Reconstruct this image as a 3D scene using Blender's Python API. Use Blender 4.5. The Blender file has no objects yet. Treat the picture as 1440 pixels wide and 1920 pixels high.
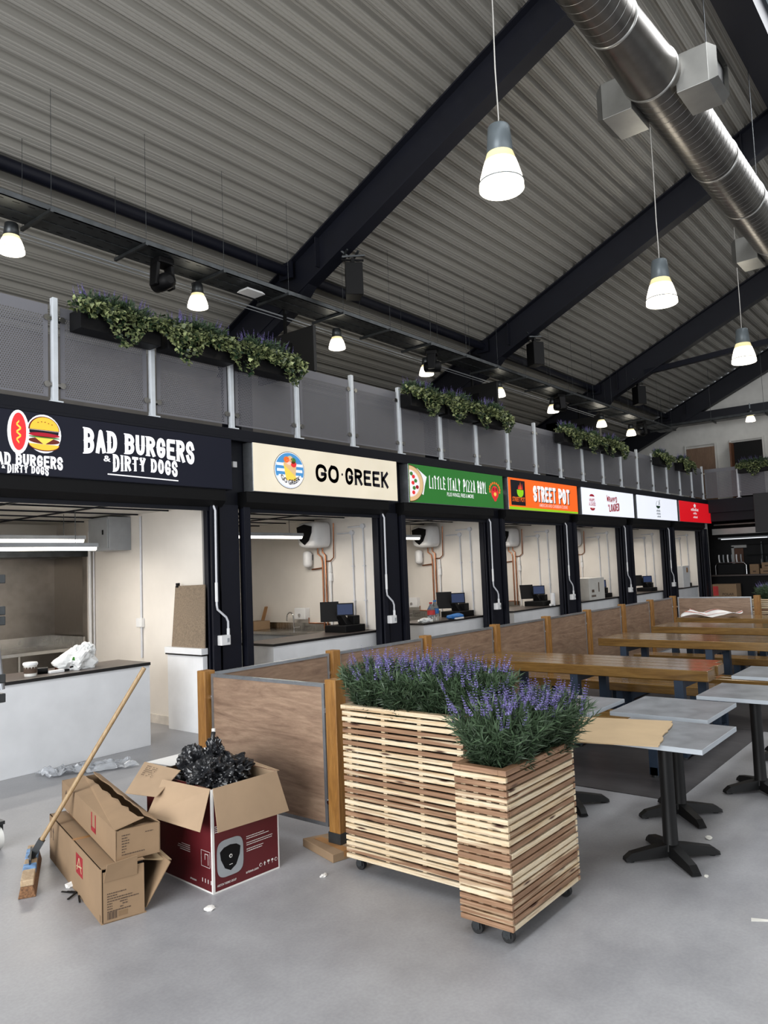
import bpy, bmesh, math, random
from mathutils import Vector, Matrix, noise
random.seed(7)
K = 0.883            # metres per unit, rescales whole scene with camera; lengths below taken from image pixels
sc = bpy.context.scene
COL = sc.collection

# ------------------------------------------------------------------ camera, world, lights, exposure
cam_d = bpy.data.cameras.new('camera'); cam = bpy.data.objects.new('camera', cam_d); COL.objects.link(cam)
YAW, PITCH, ROLL, FPX = 0.891277902, 0.0741727106, 0.0394876358, 1420.14458
fw = Vector((math.sin(YAW)*math.cos(PITCH), math.cos(YAW)*math.cos(PITCH), math.sin(PITCH)))
r0 = Vector((math.cos(YAW), -math.sin(YAW), 0)); d0 = fw.cross(r0)
rt = math.cos(ROLL)*r0 + math.sin(ROLL)*d0; dn = -math.sin(ROLL)*r0 + math.cos(ROLL)*d0
cam.matrix_world = Matrix(((rt.x, -dn.x, -fw.x, 0), (rt.y, -dn.y, -fw.y, 0), (rt.z, -dn.z, -fw.z, 2.05*K), (0, 0, 0, 1)))
cam_d.sensor_fit = 'VERTICAL'; cam_d.sensor_height = 36.0; cam_d.lens = FPX*36/1920; cam_d.clip_end = 200
sc.camera = cam

w = bpy.data.worlds.new('daylight'); sc.world = w; w.use_nodes = True
bg = w.node_tree.nodes['Background']; bg.inputs[0].default_value = (0.88, 0.94, 1.0, 1); bg.inputs[1].default_value = 0.32

def area(name, loc, size, sizey, power, target, col=(1, 1, 1)):
    l = bpy.data.lights.new(name, 'AREA'); l.shape = 'RECTANGLE'; l.size = size*K; l.size_y = sizey*K
    l.energy = power; l.color = col
    o = bpy.data.objects.new(name, l); COL.objects.link(o); o.location = Vector(loc)*K
    o.rotation_euler = (Vector(target)-Vector(loc)).to_track_quat('-Z', 'Y').to_euler()
    return o
# daylight through the glazed entrance (off to the left) and the glazed front (behind)
area('entrance_glazing_daylight', (-7.5, 2.5, 3.2), 9, 5.5, 1350, (8, 4, 1.2), (0.97, 0.985, 1))
area('front_glazing_daylight', (7, -9.0, 3.6), 16, 5, 430, (9, 8, 2.0), (0.97, 0.985, 1))
area('ridge_skylight_daylight', (11, 1.0, 11.45), 36, 2.6, 1650, (11, 1.0, 0), (0.97, 0.985, 1))
sc.view_settings.view_transform = 'Standard'; sc.view_settings.look = 'None'
sc.view_settings.exposure = 0.0; sc.view_settings.gamma = 1; sc.view_settings.use_curve_mapping = False

# ------------------------------------------------------------------ materials
def lin(c):
    return tuple((x/255/12.92 if x/255 <= .04045 else ((x/255+.055)/1.055)**2.4) for x in c) + (1,)
class G:
    def __init__(s, name):
        s.m = bpy.data.materials.new(name); s.m.use_nodes = True; s.t = s.m.node_tree
        s.b = s.t.nodes['Principled BSDF']; s.out = s.t.nodes['Material Output']
    def n(s, t, **k):
        nd = s.t.nodes.new(t)
        for a, b in k.items(): setattr(nd, a, b)
        return nd
    def l(s, a, b): s.t.links.new(a, b)
    def coord(s, scale=(1, 1, 1), rot=(0, 0, 0)):
        tc = s.n('ShaderNodeTexCoord'); mp = s.n('ShaderNodeMapping'); mp.inputs['Scale'].default_value = scale; mp.inputs['Rotation'].default_value = rot
        s.l(tc.outputs['Object'], mp.inputs[0]); return mp.outputs[0]
    def noise(s, v, scale, detail=4, rough=.55, dist=0):
        nd = s.n('ShaderNodeTexNoise'); nd.inputs['Scale'].default_value = scale; nd.inputs['Detail'].default_value = detail
        nd.inputs['Roughness'].default_value = rough; nd.inputs['Distortion'].default_value = dist; s.l(v, nd.inputs['Vector']); return nd.outputs[0]
    def ramp(s, f, stops):
        nd = s.n('ShaderNodeValToRGB'); e = nd.color_ramp.elements
        while len(e) < len(stops): e.new(.5)
        for el, (p, c) in zip(e, stops): el.position = p; el.color = lin(c)
        s.l(f, nd.inputs[0]); return nd.outputs[0]
    def mix(s, f, a, b, typ='MIX'):
        nd = s.n('ShaderNodeMix', data_type='RGBA', blend_type=typ)
        for i, x in ((0, f), (6, a), (7, b)):
            if hasattr(x, 'is_linked') or hasattr(x, 'links'): s.l(x, nd.inputs[i])
            else: nd.inputs[i].default_value = x
        return nd.outputs[2]
    def attr(s, name='tone'):
        nd = s.n('ShaderNodeAttribute'); nd.attribute_name = name; return nd.outputs['Fac']
    def math(s, op, a, b=0.0):
        nd = s.n('ShaderNodeMath', operation=op)
        for i, x in ((0, a), (1, b)):
            if hasattr(x, 'links'): s.l(x, nd.inputs[i])
            else: nd.inputs[i].default_value = x
        return nd.outputs[0]
    def bump(s, h, strength=.2, dist=.01):
        nd = s.n('ShaderNodeBump'); nd.inputs['Strength'].default_value = strength; nd.inputs['Distance'].default_value = dist
        s.l(h, nd.inputs['Height']); s.l(nd.outputs[0], s.b.inputs['Normal'])
def pm(name, c, rough=.5, metal=0., var=.08, scale=6., bump=0., spec=None, emit=None, trans=0., alpha=1.):
    g = G(name); b = g.b
    v = g.coord(); nz = g.noise(v, scale)
    lo = tuple(x*(1-var) for x in c); hi = tuple(min(255, x*(1+var)) for x in c)
    g.l(g.ramp(nz, ((.3, lo), (.7, hi))), b.inputs['Base Color'])
    b.inputs['Roughness'].default_value = rough; b.inputs['Metallic'].default_value = metal
    if spec is not None: b.inputs['Specular IOR Level'].default_value = spec
    if bump: g.bump(g.noise(v, scale*6), bump)
    if emit: b.inputs['Emission Color'].default_value = lin(emit[0]); b.inputs['Emission Strength'].default_value = emit[1]
    if trans: b.inputs['Transmission Weight'].default_value = trans
    b.inputs['Alpha'].default_value = alpha
    return g.m
def woodm(name, stops, sc1=(1, 1, 1), freq=6, rough=.5, dist=1.2, tone=False, bump=.15, coat=0, spec=.5):
    """grain: noise stretched along the axis whose scale is small"""
    g = G(name); b = g.b; v = g.coord(sc1)
    n1 = g.noise(v, freq, 6, .6, dist)
    c = g.ramp(n1, stops)
    n2 = g.noise(v, freq*7, 3, .7)
    c = g.mix(.35, c, g.ramp(n2, ((.3, (120, 105, 90)), (.7, (255, 255, 255)))), 'MULTIPLY')
    if tone:
        t = g.attr(); n3 = g.noise(g.coord((1.0, 1.0, 24)), 1.5, 2, .5, .6); hw = g.math('MULTIPLY', g.math('SUBTRACT', g.math('ADD', t, n3), .66), 5.0); hw = g.n('ShaderNodeClamp').outputs[0] if False else g.math('MINIMUM', g.math('MAXIMUM', hw, 0.0), .92)
        c = g.mix(hw, c, g.ramp(n1, ((.3, (100, 68, 48)), (.55, (140, 102, 74)), (.75, (176, 138, 106)))))
        v2 = g.coord((3.2, 3.2, 20)); kn = g.n('ShaderNodeTexVoronoi'); kn.inputs['Scale'].default_value = 1.0; g.l(v2, kn.inputs['Vector'])
        c = g.mix(g.ramp(kn.outputs['Distance'], ((.07, (255, 255, 255)), (.17, (0, 0, 0)))), c, lin((70, 42, 28)))
    g.l(c, b.inputs['Base Color']); b.inputs['Roughness'].default_value = rough; b.inputs['Coat Weight'].default_value = coat; b.inputs['Coat Roughness'].default_value = .12
    b.inputs['Specular IOR Level'].default_value = spec
    if bump: g.bump(n2, bump, .004)
    return g.m
def tonem(name, a, c, rough=.55, trans=0):
    g = G(name); g.l(g.ramp(g.attr(), ((0, a), (1, c))), g.b.inputs['Base Color']); g.b.inputs['Roughness'].default_value = rough
    return g.m
def emitm(name, c, strength, base=None):
    g = G(name); g.b.inputs['Base Color'].default_value = lin(base or c); g.b.inputs['Emission Color'].default_value = lin(c); g.b.inputs['Emission Strength'].default_value = strength
    g.b.inputs['Roughness'].default_value = .4
    return g.m
def perfm(name, c, pitch, rad):
    """sheet steel with a staggered grid of round holes in its local x-z plane"""
    g = G(name); b = g.b; b.inputs['Base Color'].default_value = lin(c); b.inputs['Roughness'].default_value = .45; b.inputs['Metallic'].default_value = .2
    tc = g.n('ShaderNodeTexCoord'); sp = g.n('ShaderNodeSeparateXYZ'); g.l(tc.outputs['Object'], sp.inputs[0])
    def lat(off):
        x = g.math('SUBTRACT', g.math('FRACT', g.math('ADD', g.math('DIVIDE', sp.outputs[0], pitch), off)), .5)
        z = g.math('SUBTRACT', g.math('FRACT', g.math('ADD', g.math('DIVIDE', sp.outputs[2], pitch*1.732), off)), .5)
        z = g.math('MULTIPLY', z, 1.732)
        return g.math('SQRT', g.math('ADD', g.math('MULTIPLY', x, x), g.math('MULTIPLY', z, z)))
    d = g.math('MINIMUM', lat(0.0), lat(0.5))
    hole = g.math('LESS_THAN', d, rad/pitch)
    # solid border
    bx = g.math('LESS_THAN', g.math('ABSOLUTE', sp.outputs[0]), .50*K); bz = g.math('LESS_THAN', g.math('ABSOLUTE', g.math('SUBTRACT', sp.outputs[2], .53*K)), .45*K)
    hole = g.math('MULTIPLY', hole, g.math('MULTIPLY', bx, bz))
    tr = g.n('ShaderNodeBsdfTransparent'); ms = g.n('ShaderNodeMixShader'); g.l(hole, ms.inputs[0]); g.l(b.outputs[0], ms.inputs[1]); g.l(tr.outputs[0], ms.inputs[2])
    g.l(ms.outputs[0], g.out.inputs[0]); return g.m

def floorm():
    g = G('resin_floor'); b = g.b; v = g.coord()
    n1 = g.noise(v, .45, 5, .6); n2 = g.noise(v, 60, 2, .5); n3 = g.noise(v, 2.2, 6, .65)
    c = g.ramp(n1, ((.3, (150, 150, 153)), (.7, (165, 165, 167))))
    c = g.mix(.5, c, g.ramp(n3, ((.35, (205, 205, 208)), (.65, (255, 255, 255)))), 'MULTIPLY')
    c = g.mix(.12, c, g.ramp(n2, ((.35, (140, 140, 145)), (.65, (255, 255, 255)))), 'MULTIPLY')
    g.l(c, b.inputs['Base Color'])
    g.l(g.math('ADD', g.math('MULTIPLY', n3, .25), .26), b.inputs['Roughness'])
    b.inputs['Specular IOR Level'].default_value = .45
    return g.m
def deckm():
    g = G('galvanised_deck'); b = g.b; v = g.coord((.12, .5, .5))
    n1 = g.noise(v, 1.0, 3, .5); c = g.ramp(n1, ((.3, (160, 157, 150)), (.7, (172, 169, 162))))
    g.l(c, b.inputs['Base Color']); b.inputs['Metallic'].default_value = .2; b.inputs['Roughness'].default_value = .42
    return g.m
def brushed(name, c, rough=.32, aniso=.6, sc1=(1, 40, 1), met=1.0):
    g = G(name); b = g.b; v = g.coord(sc1); n = g.noise(v, 6, 3)
    g.l(g.ramp(n, ((.3, tuple(x*.9 for x in c)), (.7, c))), b.inputs['Base Color']); b.inputs['Metallic'].default_value = met
    g.l(g.math('ADD', g.math('MULTIPLY', n, .15), rough-.07), b.inputs['Roughness'])
    return g.m

M = dict(
 floor=floorm(), deck=deckm(),
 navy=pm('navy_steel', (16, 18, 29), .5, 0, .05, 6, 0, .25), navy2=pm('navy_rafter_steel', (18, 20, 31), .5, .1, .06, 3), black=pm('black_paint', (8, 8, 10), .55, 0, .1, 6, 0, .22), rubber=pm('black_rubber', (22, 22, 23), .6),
 sat=pm('satin_black_iron', (8, 8, 9), .5, 0, .08, 20, 0, .3), facia=pm('dark_fascia', (16, 18, 27), .5, 0, .05, 6, 0, .25), darkwall=pm('dark_wall', (26, 25, 26), .7), screen=pm('dead_screen', (10, 11, 15), .5, 0, .03),
 white=pm('white_cladding', (224, 219, 212), .28, 0, .02, 2), whitelam=pm('white_laminate', (224, 226, 229), .35, 0, .025, 3), plaster=pm('white_plaster', (205, 204, 200), .8, 0, .03, 3), backwall=pm('grey_back_wall', (120, 116, 112), .7, 0, .05, 3),
 ctop=pm('dark_counter_top', (74, 66, 62), .35, 0, .1, 30), cedge=pm('black_counter_edge', (25, 24, 25), .4),
 steel=brushed('brushed_steel', (150, 144, 138), .34), stainless=brushed('stainless', (190, 188, 184), .25), chrome=pm('chrome', (220, 220, 222), .1, 1, .02), alu=pm('aluminium_trim', (165, 169, 174), .38, .85, .05, 20), galv=pm('galvanised_steel', (72, 75, 77), .4, .7, .12, 8), postw=pm('polished_post', (224, 230, 236), .3, .2, .03),
 duct=brushed('spiral_duct', (126, 122, 117), .33, .5, (1, 1, 1)), damper=pm('duct_box_steel', (150, 150, 147), .38, .8, .05, 3), seam=pm('duct_seam', (186, 186, 183), .35, .8, .03),
 copper=pm('copper', (170, 114, 82), .28, 1, .1, 20), plastic=pm('white_plastic', (226, 227, 228), .35, 0, .02), greyplastic=pm('grey_plastic', (150, 154, 158), .4, 0, .04), conduit=pm('white_conduit', (206, 208, 214), .4, 0, .03), lampgrey=pm('lamp_grey', (122, 132, 138), .4, .2, .04), cordw=pm('white_cord', (206, 204, 198), .6),
 perf=perfm('perforated_panel', (120, 120, 126), .024, .0074),
 pine=woodm('stained_pine', ((.25, (124, 82, 34)), (.5, (152, 106, 48)), (.75, (170, 126, 68))), (3, 3, .35), 5, .5),
 slat=woodm('acacia_slats', ((.22, (176, 136, 98)), (.36, (214, 186, 146)), (.55, (230, 213, 182)), (.8, (238, 226, 202))), (1.1, 1.1, 26), 2.4, .5, 1.0, True, .1),
 walnut=woodm('walnut_laminate', ((.25, (118, 94, 78)), (.45, (148, 122, 102)), (.6, (162, 136, 114)), (.8, (176, 150, 128))), (1.6, .5, 3.6), 2.2, .42, 2.4, False, .05),
 walnutx=woodm('walnut_laminate_long', ((.25, (112, 88, 72)), (.45, (138, 112, 92)), (.6, (150, 124, 102)), (.8, (164, 138, 116))), (.5, 1.6, 3.6), 2.2, .45, 2.4, False, .05),
 table=woodm('varnished_timber', ((.22, (82, 58, 27)), (.45, (116, 86, 42)), (.65, (138, 106, 56)), (.85, (158, 126, 74))), (9, .7, 9), 1.6, .22, .8, False, .12, .7),
 handle=woodm('broom_handle', ((.3, (158, 130, 94)), (.7, (186, 160, 122))), (6, 6, .6), 6, .5), headwood=woodm('broom_head_wood', ((.3, (168, 140, 108)), (.7, (206, 184, 152))), (3, 1, 3), 8, .6), bristle=pm('bristle', (116, 84, 58), .9, 0, .3, 80), bluepaint=pm('worn_blue_paint', (104, 142, 184), .6, 0, .25, 20),
 card=pm('cardboard', (142, 117, 90), .85, 0, .05, 4, .02), cardin=pm('cardboard_inside', (160, 136, 110), .85, 0, .04, 4), carddark=pm('cardboard_edge', (122, 98, 72), .9), cardlite=pm('pale_cardboard', (180, 156, 122), .8, 0, .04, 3), maroon=pm('maroon_print', (88, 18, 25), .5, 0, .06, 3), whiteprint=pm('white_print', (222, 220, 216), .6, 0, .02), redprint=pm('red_print', (150, 36, 44), .6, 0, .05), ink=pm('dark_ink', (78, 62, 50), .8), tape=pm('brown_tape', (160, 116, 72), .35, 0, .05),
 conc=pm('grey_concrete_laminate', (122, 125, 129), .3, 0, .13, 7), cartongrey=pm('pale_grey_carton', (198, 196, 190), .7, 0, .03), concedge=pm('pale_table_edge', (170, 177, 184), .35, 0, .03), mat=woodm('dark_vinyl', ((.3, (44, 42, 44)), (.7, (70, 68, 70))), (1, .3, 1), 3, .5, .4), bluesteel=pm('blue_grey_steel', (46, 60, 78), .4, .4, .06, 6),
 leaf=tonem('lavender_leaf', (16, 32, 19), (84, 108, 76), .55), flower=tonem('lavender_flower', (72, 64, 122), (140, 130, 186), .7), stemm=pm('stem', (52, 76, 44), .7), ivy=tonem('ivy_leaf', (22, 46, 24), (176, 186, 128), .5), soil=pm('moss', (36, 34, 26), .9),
 bag=pm('black_bag', (26, 27, 30), .22, 0, .1, 8), wbag=pm('white_bag', (228, 230, 230), .4, 0, .03), bubble=pm('bubble_wrap', (236, 239, 243), .2, 0, .04, 4, 0, None, None, .75),
 cloth=pm('white_banner', (226, 224, 222), .6, 0, .03), clothred=pm('banner_red', (206, 120, 100), .6), hessian=pm('chipboard', (120, 106, 90), .9, 0, .14, 70, .1), tub=pm('tub_white', (216, 216, 212), .4), brown=pm('brown_bottle', (116, 60, 46), .35), green=pm('green_print', (60, 130, 40), .6), bluepack=pm('blue_packet', (40, 110, 180), .35), clear=pm('clear_plastic', (225, 232, 236), .05, 0, .02, 4, 0, None, None, .92), redlabel=pm('red_label', (190, 50, 50), .5),
 lamp=emitm('lamp_glass', (255, 246, 226), 4.0), lampband=emitm('lamp_neck', (244, 230, 176), .8), tubelight=emitm('led_tube', (255, 247, 232), 9.0), ledbar=emitm('led_bar', (225, 228, 232), 1.2), till=emitm('till_screen', (28, 62, 120), .35, (10, 16, 30)),
 doorwood=woodm('oak_door', ((.3, (118, 92, 74)), (.7, (140, 112, 90))), (3, 3, .3), 4, .5), reddoor=pm('brown_door', (104, 66, 44), .5), ceilpanel=pm('stall_ceiling', (206, 203, 196), .5, 0, .03, 2), skirting=pm('white_skirting', (214, 208, 200), .4),
 chalk=pm('pale_scuff', (206, 204, 196), .8), tv=pm('tv_back', (5, 5, 6), .55), glass=pm('skylight_glass', (225, 235, 240), .05, 0, .01, 3, 0, None, None, 1.0))

# ------------------------------------------------------------------ mesh building
ORG = {}
class MB:
    def __init__(s): s.v = []; s.f = []; s.t = []; s.sm = []; s.mi = []
    def add(s, vs, fs, tone=.5, smooth=False, mi=0):
        o = len(s.v); s.v += [tuple(p) for p in vs]
        for f in fs: s.f.append([i+o for i in f]); s.t.append(tone); s.sm.append(smooth); s.mi.append(mi)
        return s
    def box(s, x0, x1, y0, y1, z0, z1, tone=.5, mi=0):
        return s.add([(x0, y0, z0), (x1, y0, z0), (x1, y1, z0), (x0, y1, z0), (x0, y0, z1), (x1, y0, z1), (x1, y1, z1), (x0, y1, z1)],
                     [(3, 2, 1, 0), (4, 5, 6, 7), (0, 1, 5, 4), (1, 2, 6, 5), (2, 3, 7, 6), (3, 0, 4, 7)], tone, False, mi)
    def hexa(s, b, t, tone=.5, mi=0):
        return s.add(list(b)+list(t), [(3, 2, 1, 0), (4, 5, 6, 7), (0, 1, 5, 4), (1, 2, 6, 5), (2, 3, 7, 6), (3, 0, 4, 7)], tone, False, mi)
    def slab(s, pts, th, tone=.5, mi=0):
        """thick plate: polygon pts pushed by th along its normal"""
        p = [Vector(q) for q in pts]; n = (p[1]-p[0]).cross(p[2]-p[0]).normalized()*th
        k = len(p); vs = p + [q+n for q in p]
        fs = [tuple(range(k))[::-1], tuple(range(k, 2*k))] + [(i, (i+1) % k, k+(i+1) % k, k+i) for i in range(k)]
        return s.add(vs, fs, tone, False, mi)
    def bar(s, a, b, w, h, up=(0, 0, 1), tone=.5, mi=0):
        a = Vector(a); b = Vector(b); d = (b-a).normalized(); u = Vector(up); sd = d.cross(u)
        if sd.length < 1e-4: sd = d.cross(Vector((1, 0, 0)))
        sd.normalize(); u = sd.cross(d); sd *= w/2; u = u*h/2
        return s.hexa([a-sd-u, a+sd-u, a+sd+u, a-sd+u], [b-sd-u, b+sd-u, b+sd+u, b-sd+u], tone, mi)
    def cyl(s, a, b, r, r2=None, n=16, tone=.5, caps=True, mi=0):
        a = Vector(a); b = Vector(b); d = (b-a).normalized(); r2 = r if r2 is None else r2
        x = d.orthogonal().normalized(); y = d.cross(x); vs = []
        for p, q in ((a, r), (b, r2)):
            for i in range(n): an = 2*math.pi*i/n; vs.append(p+x*math.cos(an)*q+y*math.sin(an)*q)
        s.add(vs, [(i, (i+1) % n, n+(i+1) % n, n+i) for i in range(n)], tone, True, mi)
        if caps:
            s.add(vs[:n], [tuple(range(n))[::-1]], tone, False, mi); s.add(vs[n:], [tuple(range(n))], tone, False, mi)
        return s
    def tube(s, pts, r, n=8, tone=.5, mi=0):
        P = [Vector(p) for p in pts]; rings = []; x = None
        for i, p in enumerate(P):
            d = ((P[min(i+1, len(P)-1)]-P[max(i-1, 0)])).normalized()
            x = (d.orthogonal() if x is None else (x - d*x.dot(d))).normalized(); y = d.cross(x)
            rings.append([p+x*math.cos(2*math.pi*k/n)*r+y*math.sin(2*math.pi*k/n)*r for k in range(n)])
        vs = [v for g in rings for v in g]; fs = []
        for i in range(len(P)-1):
            for k in range(n): fs.append((i*n+k, i*n+(k+1) % n, (i+1)*n+(k+1) % n, (i+1)*n+k))
        s.add(vs, fs, tone, True, mi); s.add(rings[0], [tuple(range(n))[::-1]], tone, False, mi); return s.add(rings[-1], [tuple(range(n))], tone, False, mi)
    def lathe(s, prof, c=(0, 0, 0), n=24, tone=.5, axis='z', caps=True, mi=0):
        c = Vector(c); vs = []
        for r, h in prof:
            for k in range(n):
                a = 2*math.pi*k/n; p = (r*math.cos(a), r*math.sin(a), h)
                if axis == 'x': p = (p[2], p[0], p[1])
                if axis == 'y': p = (p[1], p[2], p[0])
                vs.append(c+Vector(p))
        fs = [(i*n+k, i*n+(k+1) % n, (i+1)*n+(k+1) % n, (i+1)*n+k) for i in range(len(prof)-1) for k in range(n)]
        s.add(vs, fs, tone, True, mi)
        if caps:
            if prof[0][0] > 1e-5: s.add(vs[:n], [tuple(range(n))[::-1]], tone, False, mi)
            if prof[-1][0] > 1e-5: s.add(vs[-n:], [tuple(range(n))], tone, False, mi)
        return s
    def quad(s, a, b, c, d, tone=.5, mi=0): return s.add([a, b, c, d], [(0, 1, 2, 3)], tone, False, mi)
    def xf(s, m):
        s.v = [tuple(m @ Vector(p)) for p in s.v]; return s
    def build(s, name, m, parent=None, bev=0, local=False):
        org = Vector((0, 0, 0)) if (parent is None or local) else ORG.get(parent.name, Vector((0, 0, 0)))
        me = bpy.data.meshes.new(name); me.from_pydata([tuple((Vector(p)-org)*K) for p in s.v], [], s.f)
        me.polygons.foreach_set('use_smooth', s.sm)
        ms = m if isinstance(m, (list, tuple)) else [m]
        for q in ms: me.materials.append(M[q])
        if len(ms) > 1: me.polygons.foreach_set('material_index', s.mi)
        if any(abs(t-.5) > 1e-6 for t in s.t):
            a = me.attributes.new('tone', 'FLOAT', 'FACE'); a.data.foreach_set('value', s.t)
        me.update()
        o = bpy.data.objects.new(name, me); COL.objects.link(o)
        if parent is not None: o.parent = parent; ORG[o.name] = org
        if bev:
            md = o.modifiers.new('edge', 'BEVEL'); md.width = bev*K; md.segments = 2; md.limit_method = 'ANGLE'
        return o
def tag(o, label, cat, group=None, kind=None):
    o['label'] = label; o['category'] = cat
    if group: o['group'] = group
    if kind: o['kind'] = kind
    return o
def thing(name, label, cat, loc=(0, 0, 0), group=None):
    o = bpy.data.objects.new(name, None); COL.objects.link(o); o.empty_display_size = .1
    o.location = Vector(loc)*K; ORG[o.name] = Vector(loc); return tag(o, label, cat, group)
def solo(mb, name, m, label, cat, group=None, loc=None, bev=0, kind=None):
    """a thing that is one mesh; its origin goes to loc"""
    if loc is not None: mb.v = [tuple(Vector(p)-Vector(loc)) for p in mb.v]
    o = mb.build(name, m, None, bev)
    if loc is not None: o.location = Vector(loc)*K
    return tag(o, label, cat, group, kind)
def struct(mb, name, m, bev=0):
    o = mb.build(name, m, None, bev); o['kind'] = 'structure'; return o
def dup(root, loc, rotz=0., label=None, group=None):
    c = root.copy(); COL.objects.link(c); c.location = Vector(loc)*K; c.rotation_euler = (0, 0, rotz)
    if label: c['label'] = label
    if group: c['group'] = group
    for ch in list(root.children):
        d = ch.copy(); COL.objects.link(d); d.parent = c
        for g in list(ch.children):
            e = g.copy(); COL.objects.link(e); e.parent = d
    return c
_tc = {}
def glyphs(t, bold=0.0, shear=0.0, space=1.0):
    """outline of a text as (verts, faces, width, height) with its lower left at 0,0"""
    key = (t, bold, shear, space)
    if key not in _tc:
        cu = bpy.data.curves.new('t', 'FONT'); cu.body = t; cu.offset = bold; cu.shear = shear; cu.space_character = space; cu.resolution_u = 3
        o = bpy.data.objects.new('t', cu); COL.objects.link(o); bpy.context.view_layer.update()
        me = bpy.data.meshes.new_from_object(o.evaluated_get(bpy.context.evaluated_depsgraph_get()))
        vs = [tuple(v.co) for v in me.vertices]; fs = [tuple(p.vertices) for p in me.polygons]
        x0 = min(v[0] for v in vs); x1 = max(v[0] for v in vs); y0 = min(v[1] for v in vs); y1 = max(v[1] for v in vs)
        vs = [((v[0]-x0)/(x1-x0), (v[1]-y0)/(y1-y0)) for v in vs]
        bpy.data.objects.remove(o); bpy.data.curves.remove(cu); bpy.data.meshes.remove(me)
        _tc[key] = (vs, fs)
    return _tc[key]
def put_text(mb, t, o, u, v, w, h, bold=0., shear=0., arch=None, mi=0, tone=.5):
    """write t in the rectangle w x h whose lower left is o, along unit vectors u (reading) and v (up)"""
    vs, fs = glyphs(t, bold, shear); o = Vector(o); u = Vector(u); v = Vector(v)
    pts = [o+u*(x*w)+v*(y*h if arch is None else arch(x, y)*h) for x, y in vs]
    return mb.add(pts, fs, tone, False, mi)
def crumple(rad, seed, sub=4, amp=.35, freq=2.2, squash=(1, 1, 1)):
    bm = bmesh.new(); bmesh.ops.create_icosphere(bm, subdivisions=sub, radius=1)
    off = Vector((seed*7.3, seed*3.1, seed*1.7))
    for v in bm.verts:
        p = v.co.copy(); n = 0; a = 1; fq = freq
        for k in range(3):
            n += a*(1-2.2*abs(noise.noise(p*fq+off*(k+1)))); a *= .52; fq *= 2.1
        q = p*(1-amp+amp*1.1*n)
        v.co = Vector((q.x*rad*squash[0], q.y*rad*squash[1], q.z*rad*squash[2]))
    vs = [tuple(v.co) for v in bm.verts]; fs = [tuple(v.index for v in f.verts) for f in bm.faces]; bm.free(); return vs, fs
X, Y, Z = Vector((1, 0, 0)), Vector((0, 1, 0)), Vector((0, 0, 1))

# a condensed wood-type alphabet drawn with strokes, for the shop signs
_b = [(0, 1), (.7, 1), (1, .84), (1, .66), (.74, .53), (0, .53)]
STK = {'A': [[(0, 0), (.5, 1), (1, 0)], [(.2, .3), (.8, .3)]], 'B': [[(0, 0), (0, 1)], _b, [(.74, .53), (1, .4), (1, .16), (.7, 0), (0, 0)]],
 'D': [[(0, 0), (0, 1)], [(0, 1), (.62, 1), (1, .76), (1, .24), (.62, 0), (0, 0)]], 'E': [[(1, 1), (0, 1), (0, 0), (1, 0)], [(0, .52), (.8, .52)]], 'G': [[(1, .74), (.92, .9), (.7, 1), (.3, 1), (0, .76), (0, .24), (.3, 0), (.7, 0), (1, .2), (1, .44), (.62, .44)]],
 'I': [[(.5, 0), (.5, 1)]], 'K': [[(0, 0), (0, 1)], [(1, 1), (.08, .48)], [(.25, .58), (1, 0)]], 'L': [[(0, 1), (0, 0), (1, 0)]], 'N': [[(0, 0), (0, 1), (1, 0), (1, 1)]], 'O': [[(.3, 1), (.7, 1), (1, .76), (1, .24), (.7, 0), (.3, 0), (0, .24), (0, .76), (.3, 1)]],
 'P': [[(0, 0), (0, 1)], [(0, 1), (.7, 1), (1, .84), (1, .6), (.7, .44), (0, .44)]], 'R': [[(0, 0), (0, 1)], _b, [(.45, .53), (1, 0)]], 'S': [[(1, .76), (.78, 1), (.24, 1), (0, .84), (0, .66), (.2, .55), (.8, .45), (1, .34), (1, .16), (.76, 0), (.22, 0), (0, .24)]],
 'T': [[(.5, 0), (.5, 1)], [(0, 1), (1, 1)]], 'U': [[(0, 1), (0, .2), (.3, 0), (.7, 0), (1, .2), (1, 1)]], 'W': [[(0, 1), (.25, 0), (.5, .8), (.75, 0), (1, 1)]], 'Y': [[(0, 1), (.5, .48), (1, 1)], [(.5, .48), (.5, 0)]], "'": [[(.5, 1), (.42, .78)]], 'Z': [[(0, 1), (1, 1), (0, 0), (1, 0)]], 'H': [[(0, 0), (0, 1)], [(1, 0), (1, 1)], [(0, .5), (1, .5)]]}
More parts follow.
